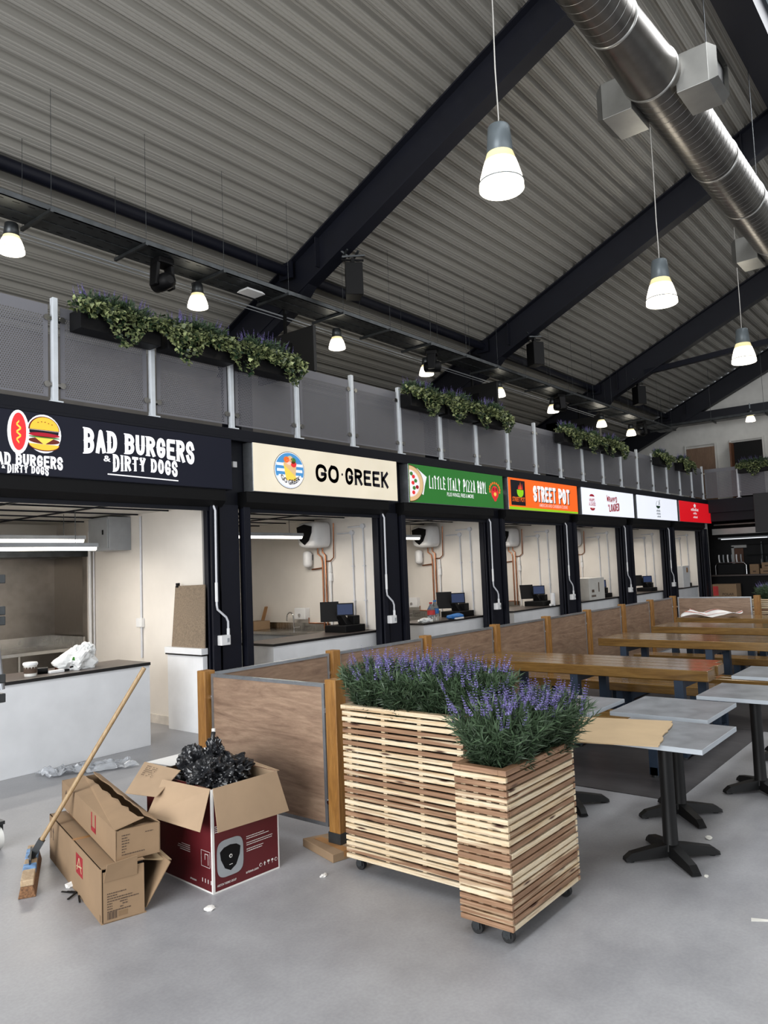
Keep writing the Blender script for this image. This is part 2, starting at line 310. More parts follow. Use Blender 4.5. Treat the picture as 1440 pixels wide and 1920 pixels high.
def stroke_text(add, t, x0, x1, z0, z1, wt=.2, gap=.16, serif=0., spur=0., warp=None, narrow='I', step=0.):
    """add(pts) receives convex polygons; wt is the stroke weight relative to the height"""
    H = z1-z0; n = sum({' ': .5, "'": .4}.get(c, .42 if c in narrow else 1.45 if c == 'W' else 1) for c in t)+gap*(len(t)-1); u = (x1-x0)/n; x = x0; w_ = wt*H; idx = 0
    f = (lambda p: p) if warp is None else (lambda p: (p[0], z0+warp((p[0]-x0)/(x1-x0), (p[1]-z0)/H)*H))
    def seg(p, q, w):
        d = Vector((q[0]-p[0], q[1]-p[1])); L = d.length; d.normalize(); nn = Vector((-d.y, d.x))*w/2; k = max(1, int(L/(H*.34)))
        for i in range(k):
            a = Vector(p).lerp(Vector(q), i/k); b = Vector(p).lerp(Vector(q), (i+1)/k); add([f(tuple(a+nn)), f(tuple(a-nn)), f(tuple(b-nn)), f(tuple(b+nn))])
    def dot(p, r, k=8): add([f((p[0]+r*math.cos(2*math.pi*i/k+.39), p[1]+r*math.sin(2*math.pi*i/k+.39))) for i in range(k)])
    for c in t:
        cw = u*({' ': .5, "'": .4}.get(c, .42 if c in narrow else 1.45 if c == 'W' else 1))
        for pl in STK.get(c, []):
            P = [(x+w_/2*(cw > w_)+max(0, cw-w_)*a, z0+w_/2+(H-w_)*b) for a, b in pl]
            if c == 'I': P = [(x+cw/2, z0+w_/2), (x+cw/2, z1-w_/2)]
            if len(P) > 3 and c in 'OGSUBDPRC':
                for _ in range(2):
                    Q = [P[0]]
                    for i in range(1, len(P)-1):
                        a, b, d = Vector(P[i-1]), Vector(P[i]), Vector(P[i+1])
                        if (b-a).length > 1e-6 and (d-b).length > 1e-6 and (b-a).angle(d-b) < 1.25: Q += [tuple(b.lerp(a, .27)), tuple(b.lerp(d, .27))]
                        else: Q.append(P[i])
                    P = Q+[P[-1]]
            for p, q in zip(P, P[1:]):
                e = Vector((q[0]-p[0], q[1]-p[1])).normalized()*w_*.5; first = p == P[0]; last = q == P[-1]
                seg((p[0]-e.x*first, p[1]-e.y*first), (q[0]+e.x*last, q[1]+e.y*last), w_)
            for p in P[1:-1]: dot(p, w_*.5, 10)
            if spur and pl[0][0] == pl[-1][0] and len(pl) == 2 or (spur and c in 'DOGUI' and len(pl) > 3):
                for xx in ({x+w_/2} if c not in 'OU' else {x+w_/2, x+cw-w_/2}): add([f((xx-w_*.5-spur*H, z0+H*.5)), f((xx, z0+H*.5-spur*H*1.1)), f((xx+w_*.5+spur*H, z0+H*.5)), f((xx, z0+H*.5+spur*H*1.1))])
            if serif and len(pl) == 2 and abs(pl[0][0]-pl[1][0]) < .01:
                xx = P[0][0]
                for zz in (z0, z1-serif*H): add([f((xx-w_*.5-serif*H, zz)), f((xx+w_*.5+serif*H*.6, zz)), f((xx+w_*.5+serif*H*.6, zz+serif*H)), f((xx-w_*.5-serif*H, zz+serif*H))])
        x += cw+u*gap; idx += 1
# ================================================================== THE SHELL
XL, XR = -8.0, 31.5
RZ = lambda y: 12.7-.47*y             # underside of the roof deck
struct(MB().box(XL, XR+.3, -9.5, 13.4, -.12, 0), 'floor', 'floor')
# profiled roof deck, ribs along the hall, from the ridge light down to the back wall
def deck(y0, y1, sgn):
    mb = MB(); prof = []; L = abs(y1-y0)*math.sqrt(1+.47**2); p = .278; n = int(L/p)+1
    for i in range(n):
        for a, h in ((0, 0), (.02, 0), (.026, .01), (.036, .01), (.042, 0), (.078, 0), (.084, .01), (.094, .01), (.10, 0), (.122, 0), (.146, .125), (.180, .13), (.186, .12), (.196, .12), (.202, .13), (.222, .13)):
            s_ = i*p+a
            if s_ <= L: prof.append((s_, h))
    c, t = 1/math.sqrt(1+.47**2), .47/math.sqrt(1+.47**2)
    for k in range(len(prof)-1):
        q = []
        for s_, h in (prof[k], prof[k+1]):
            y = y0+sgn*(s_*c+h*t); z = RZ(y0)-s_*t+h*c
            q.append((y, z))
        mb.quad((XL, q[0][0], q[0][1]), (XR, q[0][0], q[0][1]), (XR, q[1][0], q[1][1]), (XL, q[1][0], q[1][1]))
    return mb
struct(deck(2.75, 13.2, 1), 'ceiling', 'deck')
mb = MB(); h0 = RZ(2.75)
mb.add([(XL, -.75, h0), (XR, -.75, h0), (XR, -9.5, h0-.47*8.75), (XL, -9.5, h0-.47*8.75)], [(0, 1, 2, 3)])
struct(mb, 'ceiling_far_slope', 'deck')
struct(MB().box(XL, XR, 2.42, 2.95, RZ(2.95)-.32, RZ(2.95)+.35), 'trim_1', 'navy2')
struct(MB().box(XL, XR, -.95, -.42, RZ(2.95)-.32, RZ(2.95)+.35), 'trim_2', 'navy2')
struct(MB().slab([(XL, -.6, RZ(2.75)+.2), (XR, -.6, RZ(2.75)+.2), (XR, 2.6, RZ(2.75)+.2), (XL, 2.6, RZ(2.75)+.2)], .02), 'window_1', 'glass')
mb = MB()
for i in range(14): mb.box(XL+i*3, XL+i*3+.06, -.6, 2.6, RZ(2.75)+.13, RZ(2.75)+.2)
struct(mb, 'trim_3', 'alu')
struct(MB().box(XL, XR, 13.15, 13.3, 0, 7.4), 'wall_back', 'backwall')
# gable wall at the far end
def gable(x0, x1):
    mb = MB(); pr = [(-9.5, 0), (13.2, 0), (13.2, RZ(13.2)), (2.6, RZ(2.6)), (-.6, RZ(2.6)), (-9.5, RZ(2.6)-.47*8.9)]
    return mb.slab([(x0, y, z) for y, z in pr[::-1]], -(x1-x0))
struct(gable(31.5, 31.7), 'wall_right', 'plaster')
struct(MB().box(XL, 31.45, 8.35, 13.15, 3.86, 4.0), 'floor_balcony', 'facia')
struct(MB().box(28.3, 31.45, -9.0, 8.35, 3.86, 4.0), 'floor_far_balcony', 'facia')
# stalls: party walls, back walls, ceilings
CX = [6.64, 10.18, 13.61, 17.1, 20.75, 24.33, 27.9]
WF = [6.38, 10.06, 13.5, 17.0, 20.66, 24.24, 27.72]       # face of each party wall, seen from the hall
mb = MB()
for k, x in enumerate(WF): struct(MB().box(x, x+.16, 8.32, 12.3, 0, 3.0), 'wall_party_%d' % (k+1), 'white')
struct(MB().box(2.75, 2.9, 8.32, 12.3, 0, 3.0), 'wall_left', 'white')
xs = [2.75]+WF
for k in range(7):
    struct(MB().box(xs[k]+.16, xs[k+1], 12.2, 12.32, 0, 3.0), 'wall_stall_back_%d' % (k+1), 'white')
    c = MB().box(xs[k]+.16, xs[k+1], 8.32, 12.2, 2.985, 3.05)
    struct(c, 'ceiling_stall_%d' % (k+1), 'ceilpanel')
    g = MB(); x0, x1 = xs[k]+.2, xs[k+1]-.04
    for yy in (9.0, 9.75, 10.5, 11.25): g.box(x0, x1, yy, yy+.025, 2.965, 2.984)
    for q in range(1, 3): xx = x0+(x1-x0)*q/3; g.box(xx, xx+.025, 8.4, 12.1, 2.965, 2.984)
    struct(g, 'trim_%d' % (10+k), 'facia')
    struct(MB().box(xs[k+1]-.025, xs[k+1], 9.0 if k else 8.95, 12.2, 0, .12), 'baseboard_%d' % (k+1), 'skirting')
# facade header behind the signs, and the band under the balustrade
struct(MB().box(1.0, 28.2, 8.14, 8.34, 2.98, 3.9), 'trim_4', 'facia')
struct(MB().box(1.0, 28.3, 7.93, 8.36, 3.90, 4.02).box(1.0, 28.3, 7.93, 7.96, 3.86, 3.905), 'trim_5', 'facia', .006)
# end wall of the last stall
struct(MB().box(28.12, 28.32, 8.05, 12.3, 0, 3.86), 'wall_end', 'plaster')
# ------------------------------------------------------------------ portal frames
def rafter(x):
    mb = MB(); c, t = 1/math.sqrt(1+.47**2), .47/math.sqrt(1+.47**2)
    def P(xx, y, dpt): return (xx, y-dpt*t, RZ(y)-dpt*c)
    D = .72; ya, yb = 2.9, 12.6
    def beam(xa, xb, d0, d1):
        mb.hexa([P(xa, ya, d1), P(xb, ya, d1), P(xb, yb, d1), P(xa, yb, d1)], [P(xa, ya, d0), P(xb, ya, d0), P(xb, yb, d0), P(xa, yb, d0)])
    beam(x-.14, x+.14, .005, .035); beam(x-.14, x+.14, D-.035, D); beam(x-.012, x+.012, .035, D-.035)
    for yy in (3.6, 9.4): mb.box(x-.12, x+.12, yy-.012, yy+.012, RZ(yy)-.62, RZ(yy)-.06)
    return mb
def post_col(x):
    mb = MB(); return mb.box(x-.15, x+.15, 11.55, 11.6, 4.0, 6.95).box(x-.15, x+.15, 12.1, 12.15, 4.0, 6.8).box(x-.012, x+.012, 11.6, 12.1, 4.0, 6.9)
FX = [10.03, 17.1, 24.3, 31.3]
nm = ['first roof frame from the entrance, above the cream sign', 'second roof frame, above the orange sign', 'third roof frame, carrying the long diagonal tie', 'dark roof frame lying against the white gable wall']
for k, x in enumerate(FX):
    t = thing('portal_frame', 'navy steel '+nm[k], 'steel frame', (x, 12, 4.0), 'portal frames of the roof')
    rafter(x).build('rafter', 'navy2', t)
    if k < 3:
        post_col(x).build('column', 'navy2', t)
        MB().hexa([(x-.12, 9.9, RZ(9.9)-.95), (x+.12, 9.9, RZ(9.9)-.95), (x+.12, 12.0, RZ(12)-1.0), (x-.12, 12.0, RZ(12)-1.0)], [(x-.12, 9.5, RZ(9.5)-.74), (x+.12, 9.5, RZ(9.5)-.74), (x+.12, 12.0, RZ(12)-.6), (x-.12, 12.0, RZ(12)-.6)]).build('haunch', 'navy2', t)
TX = [XL]+FX
seg = ['longest, nearest the entrance, above the first cable tray', 'between the first and second roof frames', 'between the second and third roof frames', 'between the third roof frame and the gable']
for k in range(4):
    x0, x1 = TX[k]+(.16 if k else 0), TX[k+1]-.16
    mb = MB().cyl((x0, 10.14, 7.76), (x1, 10.14, 7.76), .1, n=20)
    t = thing('tie_tube', 'round black tie tube under the roof, '+seg[k], 'tube', ((x0+x1)/2, 10.14, 7.76), 'tie tubes between the frames')
    mb.build('tube', 'navy', t)
    for xx in ((x1,) if not k else (x0, x1)): MB().box(xx-.02, xx+.02, 9.97, 10.31, 7.6, 7.92).build('end_plate', 'navy', t)
solo(MB().bar((24.3, 8.5, 8.06), (24.3, 2.2, 8.42), .16, .16), 'diagonal_tie', 'navy', 'black diagonal tie crossing under the roof from the third frame', 'tie beam', None, (24.3, 8.5, 8.1))
solo(MB().box(31.2, 31.49, 1.0, 9.6, 7.36, 7.76), 'gable_tie_beam', 'navy2', 'dark horizontal beam across the white gable wall', 'beam', None, (31.35, 5, 7.36))
# ------------------------------------------------------------------ facade columns with shutter guides
ords = ['between the burger and cream-sign stalls', 'between the cream-sign and pizza stalls', 'between the pizza and orange-sign stalls', 'between the orange-sign and wrap stalls', 'between the wrap stall and the white-sign stall', 'between the white-sign and red-sign stalls', 'at the far end of the stall row']
for k, x in enumerate(CX):
    t = thing('stall_column', 'dark navy steel column '+ords[k], 'column', (x, 8.15, 0), 'columns between the stalls')
    hw = .34 if k < 6 else .28
    p = MB().box(x-.16, x+.16, 8.06, 8.085, 0, 2.99).box(x-.16, x+.16, 8.29, 8.315, 0, 2.99).box(x-.012, x+.012, 8.085, 8.29, 0, 2.99)
    p.box(x-hw+.09, x+hw-.09, 8.2, 8.3, 0, 2.99)
    p.build('post', 'navy', t, .004)
    for s in (-1, 1):
        a, b = sorted((x+s*(hw-.115), x+s*hw))
        g = MB().box(a, b, 8.02, 8.05, 0, 2.99).box(a, b, 8.10, 8.13, 0, 2.99).box(*(sorted((x+s*(hw-.115), x+s*(hw-.09)))), 8.05, 8.1, 0, 2.99)
        g.build('shutter_guide', 'navy', t, .003)
    if k < 6:
        xa = x-.29
        mb = MB().tube([(xa, 8.03, 2.97), (xa, 7.99, 2.9), (xa-.01, 7.99, 1.66), (xa+.0, 7.99, 1.6), (xa+.14, 7.99, 1.49), (xa+.17, 7.99, 1.43), (xa+.17, 7.99, 1.2)], .015)
        tt = thing('shutter_crank', 'white bent shutter crank on the column '+ords[k], 'crank handle', (xa, 7.99, 1.3), 'shutter cranks on the columns')
        mb.build('rod', 'conduit', tt); MB().cyl((xa+.17, 7.99, 1.34), (xa+.17, 7.99, 1.17), .021).build('grip', 'plastic', tt); MB().cyl((xa-.01, 7.99, 1.95), (xa-.01, 7.99, 1.7), .02).build('sleeve', 'plastic', tt)
        tt = thing('isolator_switch', 'small white switch box on the column '+ords[k], 'switch', (xa+.08, 8.02, 1.13), 'switch boxes on the columns')
        MB().box(xa+.01, xa+.16, 7.93, 8.02, 1.13, 1.26).build('case', 'plastic', tt, .008); MB().box(xa+.10, xa+.13, 7.92, 7.932, 1.17, 1.22).build('rocker', 'greyplastic', tt)
# ------------------------------------------------------------------ shop signs
YS = 7.93
def sign_box(label, x0, x1, face, z0=3.18, z1=3.875):
    t = thing('shop_sign', label, 'shop sign', ((x0+x1)/2, YS, z0), 'shop signs above the stalls')
    MB().box(x0, x1, YS, YS+.2, z0, z1).build('casing', 'alu' if face != 'sg_navy' else 'navy', t, .004)
    MB().box(x0+.01, x1-.01, YS-.006, YS, z0+.01, z1-.01).build('face', face, t)
    return t
def sgm(name, c, e, var=.015):
    g = G(name); v = g.coord(); col = g.ramp(g.noise(v, 2.5), ((.3, tuple(x*(1-var) for x in c)), (.7, c)))
    g.l(col, g.b.inputs['Base Color']); g.l(col, g.b.inputs['Emission Color']); g.b.inputs['Emission Strength'].default_value = e; g.b.inputs['Roughness'].default_value = .45; g.b.inputs['Specular IOR Level'].default_value = .3
    M[name] = g.m
sgm('sg_navy', (20, 23, 40), .0); sgm('sg_cream', (236, 226, 204), .42, .05); sgm('sg_green', (44, 112, 46), .55); sgm('sg_orange', (250, 104, 30), .6); sgm('sg_white', (232, 236, 246), .75); sgm('sg_red', (222, 22, 34), .6)
for nme, c, e in (('k_white', (244, 244, 246), .45), ('k_black', (24, 22, 36), .0), ('k_yellow', (250, 196, 66), .4), ('k_red', (232, 52, 56), .4), ('k_dred', (176, 26, 46), .3), ('k_brown', (110, 42, 30), .2), ('k_blue', (78, 148, 206), .4), ('k_tan', (226, 190, 140), .4), ('k_dgreen', (34, 66, 48), .2), ('k_lime', (150, 210, 30), .5), ('k_orange', (240, 110, 40), .5), ('k_grey', (120, 126, 130), .3), ('k_cheese', (252, 214, 90), .4), ('k_pink', (250, 210, 200), .4), ('k_leaf', (70, 130, 60), .3)): sgm(nme, c, e)
UX, UZ = X, Z
class Art:
    """coloured shapes on one sign face, each colour a part"""
    def __init__(s, t): s.t = t; s.d = {}; s.k = 0
    def mb(s, c): return s.d.setdefault(c, MB())
    def poly(s, c, pts, lay=1):
        y = YS-.006-.0025*lay; n = len(pts); a = 0
        for i in range(n): a += pts[i][0]*pts[(i+1) % n][1]-pts[(i+1) % n][0]*pts[i][1]
        if a < 0: pts = pts[::-1]
        s.mb(c).slab([(x, y, z) for x, z in pts[::-1]], .0022)
    def disc(s, c, x, z, rx, rz, lay=1, n=28, a0=0, a1=2*math.pi):
        p = [(x+rx*math.cos(a0+(a1-a0)*i/n), z+rz*math.sin(a0+(a1-a0)*i/n)) for i in range(n+(1 if a1-a0 < 6.2 else 0))]
        s.poly(c, p, lay)
    def text(s, c, t, x0, x1, z0, z1, bold=0., arch=None, lay=1, shear=0.):
        put_text(s.mb(c), t, (x0, YS-.006-.0025*lay, z0), X, Z, x1-x0, z1-z0, bold, shear, arch)
    def film(s, c, pts, lay=1):
        y = YS-.006-.0025*lay; n = len(pts); a = sum(pts[i][0]*pts[(i+1) % n][1]-pts[(i+1) % n][0]*pts[i][1] for i in range(n))
        s.mb(c).add([(x, y, z) for x, z in (pts if a > 0 else pts[::-1])], [tuple(range(n))])
    def stroke(s, c, t, x0, x1, z0, z1, lay=1, **k): stroke_text(lambda p: s.film(c, p, lay), t, x0, x1, z0, z1, **k)
    def done(s, names):
        for c, mb in s.d.items(): mb.build(names.get(c, 'emblem'), c, s.t)
# --- burgers and dogs (navy)
t = sign_box('dark navy shop sign with burger and hot dog picture, white lettering', 1.55, 6.6, 'sg_navy')
a = Art(t)
bw = lambda x, y: y*(1-.0*x)+.22*(2*x-1)**2*(-1 if False else 1)*(y-.75)*1.2-.10*max(0, x-.55)
gw = lambda x, y: y+.05*(2*x-1)**2*(2*y-1)
bz = lambda x, y: y*(.80+.2*abs(2*x-1)**1.5) + (.0 if y > .5 else .1-.16*abs(2*x-1)**1.5*1.0)
a.stroke('k_white', 'BAD BURGERS', 4.47, 5.98, 3.52, 3.76, wt=.2, gap=.16, serif=.05, spur=.04, warp=bw)
a.text('k_white', '&', 4.71, 4.80, 3.405, 3.475, .02); a.stroke('k_white', 'DIRTY DOGS', 4.83, 5.72, 3.325, 3.49, wt=.19, gap=.2, serif=.04, spur=.04, warp=bw)
a.poly('k_white', [(4.76, 3.268), (5.73, 3.252), (5.73, 3.238), (4.76, 3.254)])
# burger beside a hot dog
def burger(cx, cz, s, L=1):
    a.disc('k_white', cx, cz+.015*s, .225*s, .245*s, L)
    a.disc('k_brown', cx, cz+.06*s, .20*s, .175*s, L+1, a0=0, a1=math.pi); a.disc('k_yellow', cx+.005*s, cz+.065*s, .185*s, .16*s, L+2, a0=0, a1=math.pi)
    a.poly('k_black', [(cx-.19*s, cz+.055*s), (cx+.19*s, cz+.055*s), (cx+.185*s, cz+.015*s), (cx-.185*s, cz+.015*s)], L+2)
    a.disc('k_dred', cx, cz+.0*s, .20*s, .028*s, L+3); a.disc('k_leaf', cx, cz-.03*s, .205*s, .012*s, L+3); a.disc('k_brown', cx, cz-.075*s, .2*s, .04*s, L+3)
    a.poly('k_cheese', [(cx-.12*s, cz-.04*s), (cx+.12*s, cz-.04*s), (cx, cz-.125*s)], L+4)
    a.disc('k_brown', cx, cz-.12*s, .2*s, .085*s, L+2, a0=math.pi, a1=2*math.pi); a.disc('k_yellow', cx, cz-.118*s, .19*s, .075*s, L+3, a0=math.pi, a1=2*math.pi)
    for q in range(5): a.disc('k_brown', cx+(-.08+.045*q)*s, cz+(.17-.012*abs(q-1.5))*s, .008*s, .005*s, L+4, 8)
burger(4.01, 3.63, .86)
a.disc('k_white', 3.735, 3.635, .115, .235, 1); a.disc('k_red', 3.735, 3.64, .08, .20, 3)
pts = [(3.74, 3.75), (3.71, 3.715), (3.76, 3.675), (3.71, 3.635), (3.76, 3.595), (3.71, 3.555), (3.74, 3.52)]
for p, q in zip(pts, pts[1:]): a.poly('k_cheese', [(p[0], p[1]-.01), (p[0], p[1]+.012), (q[0], q[1]+.012), (q[0], q[1]-.01)], 4)
a.stroke('k_white', 'BAD BURGERS', 3.44, 4.22, 3.285, 3.405, wt=.2, gap=.16, serif=.05, spur=.04, warp=bw); a.text('k_white', '&', 3.56, 3.60, 3.235, 3.27, .02); a.stroke('k_white', 'DIRTY DOGS', 3.62, 4.06, 3.205, 3.285, wt=.19, gap=.2, serif=.04, spur=.04, warp=bw)
a.done({'k_white': 'lettering'})
# --- cream-sign
t = sign_box('cream shop sign with a round blue emblem and dark lettering', 6.965, 10.205, 'sg_cream'); a = Art(t)
a.stroke('k_black', 'GO', 8.20, 8.72, 3.40, 3.665, wt=.21, gap=.14, warp=gw); a.disc('k_black', 8.80, 3.545, .018, .02); a.stroke('k_black', 'GREEK', 8.87, 9.95, 3.40, 3.655, wt=.21, gap=.2, serif=.04, warp=gw)
cx, cz = 7.66, 3.525
a.disc('k_black', cx, cz, .305, .272, 1, 40); a.disc('k_white', cx, cz, .297, .264, 2, 40); a.disc('k_blue', cx, cz, .285, .253, 3, 40)
for q in range(3): a.poly('k_white', [(cx-.26+.02*q*q/2, cz+.10-.085*q), (cx+.26-.02*q*q/2, cz+.10-.085*q), (cx+.265-.02*q*q/2, cz+.06-.085*q), (cx-.265+.02*q*q/2, cz+.06-.085*q)], 4)
a.disc('k_white', cx, cz-.04, .27, .21, 5, 24, math.pi*1.08, math.pi*1.92)
a.poly('k_tan', [(cx-.13, cz+.11), (cx+.13, cz+.11), (cx+.10, cz-.15), (cx-.08, cz-.15)], 6); a.poly('k_cheese', [(cx-.13, cz+.08), (cx+.12, cz-.1), (cx+.1, cz-.15), (cx-.08, cz-.15)], 7)
for dx, dz, c in ((-.07, .15, 'k_orange'), (.0, .165, 'k_tan'), (.06, .14, 'k_leaf'), (.07, .09, 'k_red'), (-.02, .12, 'k_pink')): a.disc(c, cx+dx, cz+dz, .055, .045, 8, 14)
a.text('k_black', 'GO GREEK', cx-.19, cx+.19, cz-.19, cz-.115, .02, lambda x, y: y+1.1*(2*x-1)**2-.3, 9)
a.done({'k_black': 'lettering'})
# --- pizza
t = sign_box('green shop sign with half a pizza and white lettering', 10.53, 13.78, 'sg_green'); a = Art(t)
fl = lambda x, y: y*(.88+.12*math.sin(x*23))
for wd, x0, x1 in (('LITTLE', 11.14, 11.66), ('ITALY', 11.74, 12.16), ('PIZZA', 12.27, 12.69), ('RHYL', 12.78, 13.12)): a.stroke('k_white', wd, x0, x1, 3.46, 3.71, wt=.1, gap=.38, serif=.03, warp=fl)
a.text('k_white', 'PLUS WINGS, FRIES & MORE', 11.70, 12.62, 3.335, 3.42, .012)
a.poly('k_white', [(10.78, 3.80), (11.07, 3.66), (11.0, 3.5), (10.95, 3.33), (10.78, 3.4)], 1)
cx, cz = 10.545, 3.52
for c, rx, rz, L in (('k_brown', .415, .325, 2), ('k_tan', .40, .312, 3), ('k_pink', .30, .245, 4), ('k_white', .28, .23, 5)): a.disc(c, cx, cz, rx, rz, L, 28, -math.pi/2, math.pi/2)
for dx, dz, c in ((.11, .12, 'k_red'), (.09, .01, 'k_red'), (.21, -.06, 'k_dred'), (.1, -.16, 'k_red'), (.17, .05, 'k_leaf'), (.05, .17, 'k_leaf'), (.12, -.08, 'k_leaf')): a.disc(c, cx+dx, cz+dz, .045, .035, 6, 12)
cx, cz = 13.44, 3.53                      # round red badge
for q in range(11):
    an = math.pi*(1.1-q*.12); a.disc('k_orange', cx+.2*math.cos(an), cz+.03+.14*math.sin(an), .028, .028, 1, 6)
a.disc('k_red', cx, cz-.03, .14, .14, 1, 20); a.disc('k_red', cx, cz-.15, .06, .06, 2, 12); a.disc('k_cheese', cx, cz-.06, .05, .04, 3, 10); a.disc('k_dred', cx-.055, cz+.04, .04, .035, 3, 12); a.disc('k_dred', cx+.055, cz+.04, .04, .035, 3, 12)
a.done({'k_white': 'lettering'})
# --- orange-sign
t = sign_box('orange shop sign with bold white lettering and lime strip', 14.0, 17.36, 'sg_orange'); a = Art(t)
a.poly('k_lime', [(14.02, 3.19), (17.34, 3.19), (17.34, 3.235), (14.02, 3.25)])
a.stroke('k_black', 'STREET', 15.12, 16.22, 3.38, 3.735, wt=.21, gap=.14); a.stroke('k_black', 'POT', 16.36, 16.96, 3.38, 3.735, wt=.21, gap=.14)
a.stroke('k_white', 'STREET', 15.09, 16.19, 3.395, 3.75, 2, wt=.2, gap=.14); a.stroke('k_white', 'POT', 16.33, 16.92, 3.395, 3.75, 2, wt=.2, gap=.14)
a.text('k_pink', 'AMERICAN AND CARIBBEAN CUISINE', 15.35, 16.78, 3.285, 3.36, .015, None, 1)
a.poly('k_black', [(14.10, 3.82), (14.72, 3.82), (14.72, 3.28), (14.10, 3.28)]); a.disc('k_lime', 14.5, 3.57, .14, .11, 2, 20, math.pi, 2*math.pi); a.poly('k_lime', [(14.36, 3.62), (14.64, 3.62), (14.64, 3.56), (14.36, 3.56)], 2)
for q, h in enumerate((.1, .16, .13)): a.poly('k_red' if q != 1 else 'k_orange', [(14.4+.07*q, 3.63), (14.47+.07*q, 3.63), (14.45+.07*q, 3.63+h)], 2)
a.text('k_orange', 'STREET POT', 14.14, 14.68, 3.36, 3.46, .02, None, 3)
a.done({'k_white': 'lettering', 'k_pink': 'strapline'})
# --- wrap stall
t = sign_box("white shop sign with two dark red wordmarks", 17.6, 21.04, 'sg_white'); a = Art(t)
a.stroke('k_dred', "WRAPP'D", 19.15, 19.84, 3.57, 3.73, wt=.2, gap=.14, warp=lambda x, y: y*(.8+.3*(2*x-1)**2)-.05*x); a.text('k_dred', '&', 19.2, 19.28, 3.44, 3.50, .02); a.stroke('k_dred', 'LOADED', 19.28, 19.98, 3.30, 3.53, wt=.19, gap=.14, warp=lambda x, y: y*(.85+.1*x)+.2*x)
a.text('k_dred', "WRAPP'D", 18.04, 18.38, 3.52, 3.61, .02); a.text('k_dred', '& LOADED', 18.02, 18.42, 3.42, 3.51, .02)
a.disc('k_dred', 18.22, 3.66, .15, .06, 1, 14, 0, math.pi); a.disc('k_dred', 18.22, 3.37, .15, .07, 1, 14, math.pi, 2*math.pi); a.disc('k_pink', 18.22, 3.38, .09, .025, 2, 12, math.pi, 2*math.pi)
a.done({'k_dred': 'lettering'})
# --- bowl stall: the small lettering is not legible in the picture, only its three short lines
t = sign_box('white shop sign with a small green bowl emblem', 21.28, 24.77, 'sg_white'); a = Art(t)
a.disc('k_dgreen', 23.02, 3.61, .17, .085, 1, 18, math.pi, 2*math.pi)
pts = [(22.86+.16*math.cos(math.pi-q*.26)+.16, 3.62+.14*math.sin(math.pi-q*.26)) for q in range(13)]
for p, q in zip(pts, pts[1:]): a.poly('k_dgreen', [(p[0]-.008, p[1]), (p[0]+.008, p[1]), (q[0]+.008, q[1]), (q[0]-.008, q[1])])
for d in (0, .05): a.poly('k_dgreen', [(23.04+d, 3.63), (23.055+d, 3.63), (23.165+d, 3.80), (23.15+d, 3.80)])
def tiny(c, x0, x1, z0, z1, n):
    st = (x1-x0)/n
    for q in range(n): h = (z1-z0)*(.65+.35*((q*7) % 3)/2); a.poly(c, [(x0+q*st, z0), (x0+q*st+st*.55, z0), (x0+q*st+st*.55, z0+h), (x0+q*st, z0+h)])
tiny('k_grey', 22.86, 23.2, 3.43, 3.50, 7); tiny('k_grey', 22.86, 23.2, 3.345, 3.405, 8); tiny('k_grey', 22.9, 23.2, 3.26, 3.315, 6)
a.done({'k_grey': 'lettering'})
# --- red stall
t = sign_box('bright red shop sign at the far end with small white lettering', 24.98, 28.4, 'sg_red'); a = Art(t)
for q in range(5): an = q*2*math.pi/5+.3; a.disc('k_white', 26.6+.07*math.cos(an), 3.75+.04*math.sin(an), .045, .032, 1, 8)
tiny('k_white', 26.18, 27.0, 3.57, 3.67, 8); tiny('k_white', 26.4, 26.8, 3.46, 3.53, 4); tiny('k_white', 26.38, 26.85, 3.33, 3.40, 6)
a.done({'k_white': 'lettering'})
# shutter boxes under the signs
sp = [(1.5, 6.5), (6.86, 9.98), (10.4, 13.4), (13.9, 16.9), (17.4, 20.5), (21.0, 24.1), (24.6, 27.7)]
own = ['burger', 'cream-sign', 'pizza', 'orange-sign', 'wrap', 'white bowl', 'red']
for k, (x0, x1) in enumerate(sp):
    t = thing('shutter_box', 'long black roller shutter box under the %s sign' % own[k], 'shutter box', ((x0+x1)/2, 8.05, 2.95), 'shutter boxes under the signs')
    MB().hexa([(x0, 8.04, 2.95), (x1, 8.04, 2.95), (x1, 8.14, 2.95), (x0, 8.14, 2.95)], [(x0, 7.95, 3.03), (x1, 7.95, 3.03), (x1, 8.14, 3.03), (x0, 8.14, 3.03)]).box(x0, x1, 7.95, 8.14, 3.03, 3.178).build('housing', 'black', t)
    MB().box(x0+.1, x1-.1, 8.06, 8.09, 2.9, 2.96).build('curtain_rail', 'facia', t)
# spot lamp wires between signs and small white boxes
for k, x in enumerate([6.79, 10.37, 13.9]):
    solo(MB().box(x-.035, x+.035, 8.09, 8.139, 3.52, 3.60), 'junction_box', 'plastic', 'small white box on the dark band, %s sign' % ['left of the cream-sign', 'left of the green pizza', 'left of the orange-sign'][k], 'junction box', 'junction boxes between signs', (x, 8.12, 3.52), .004)
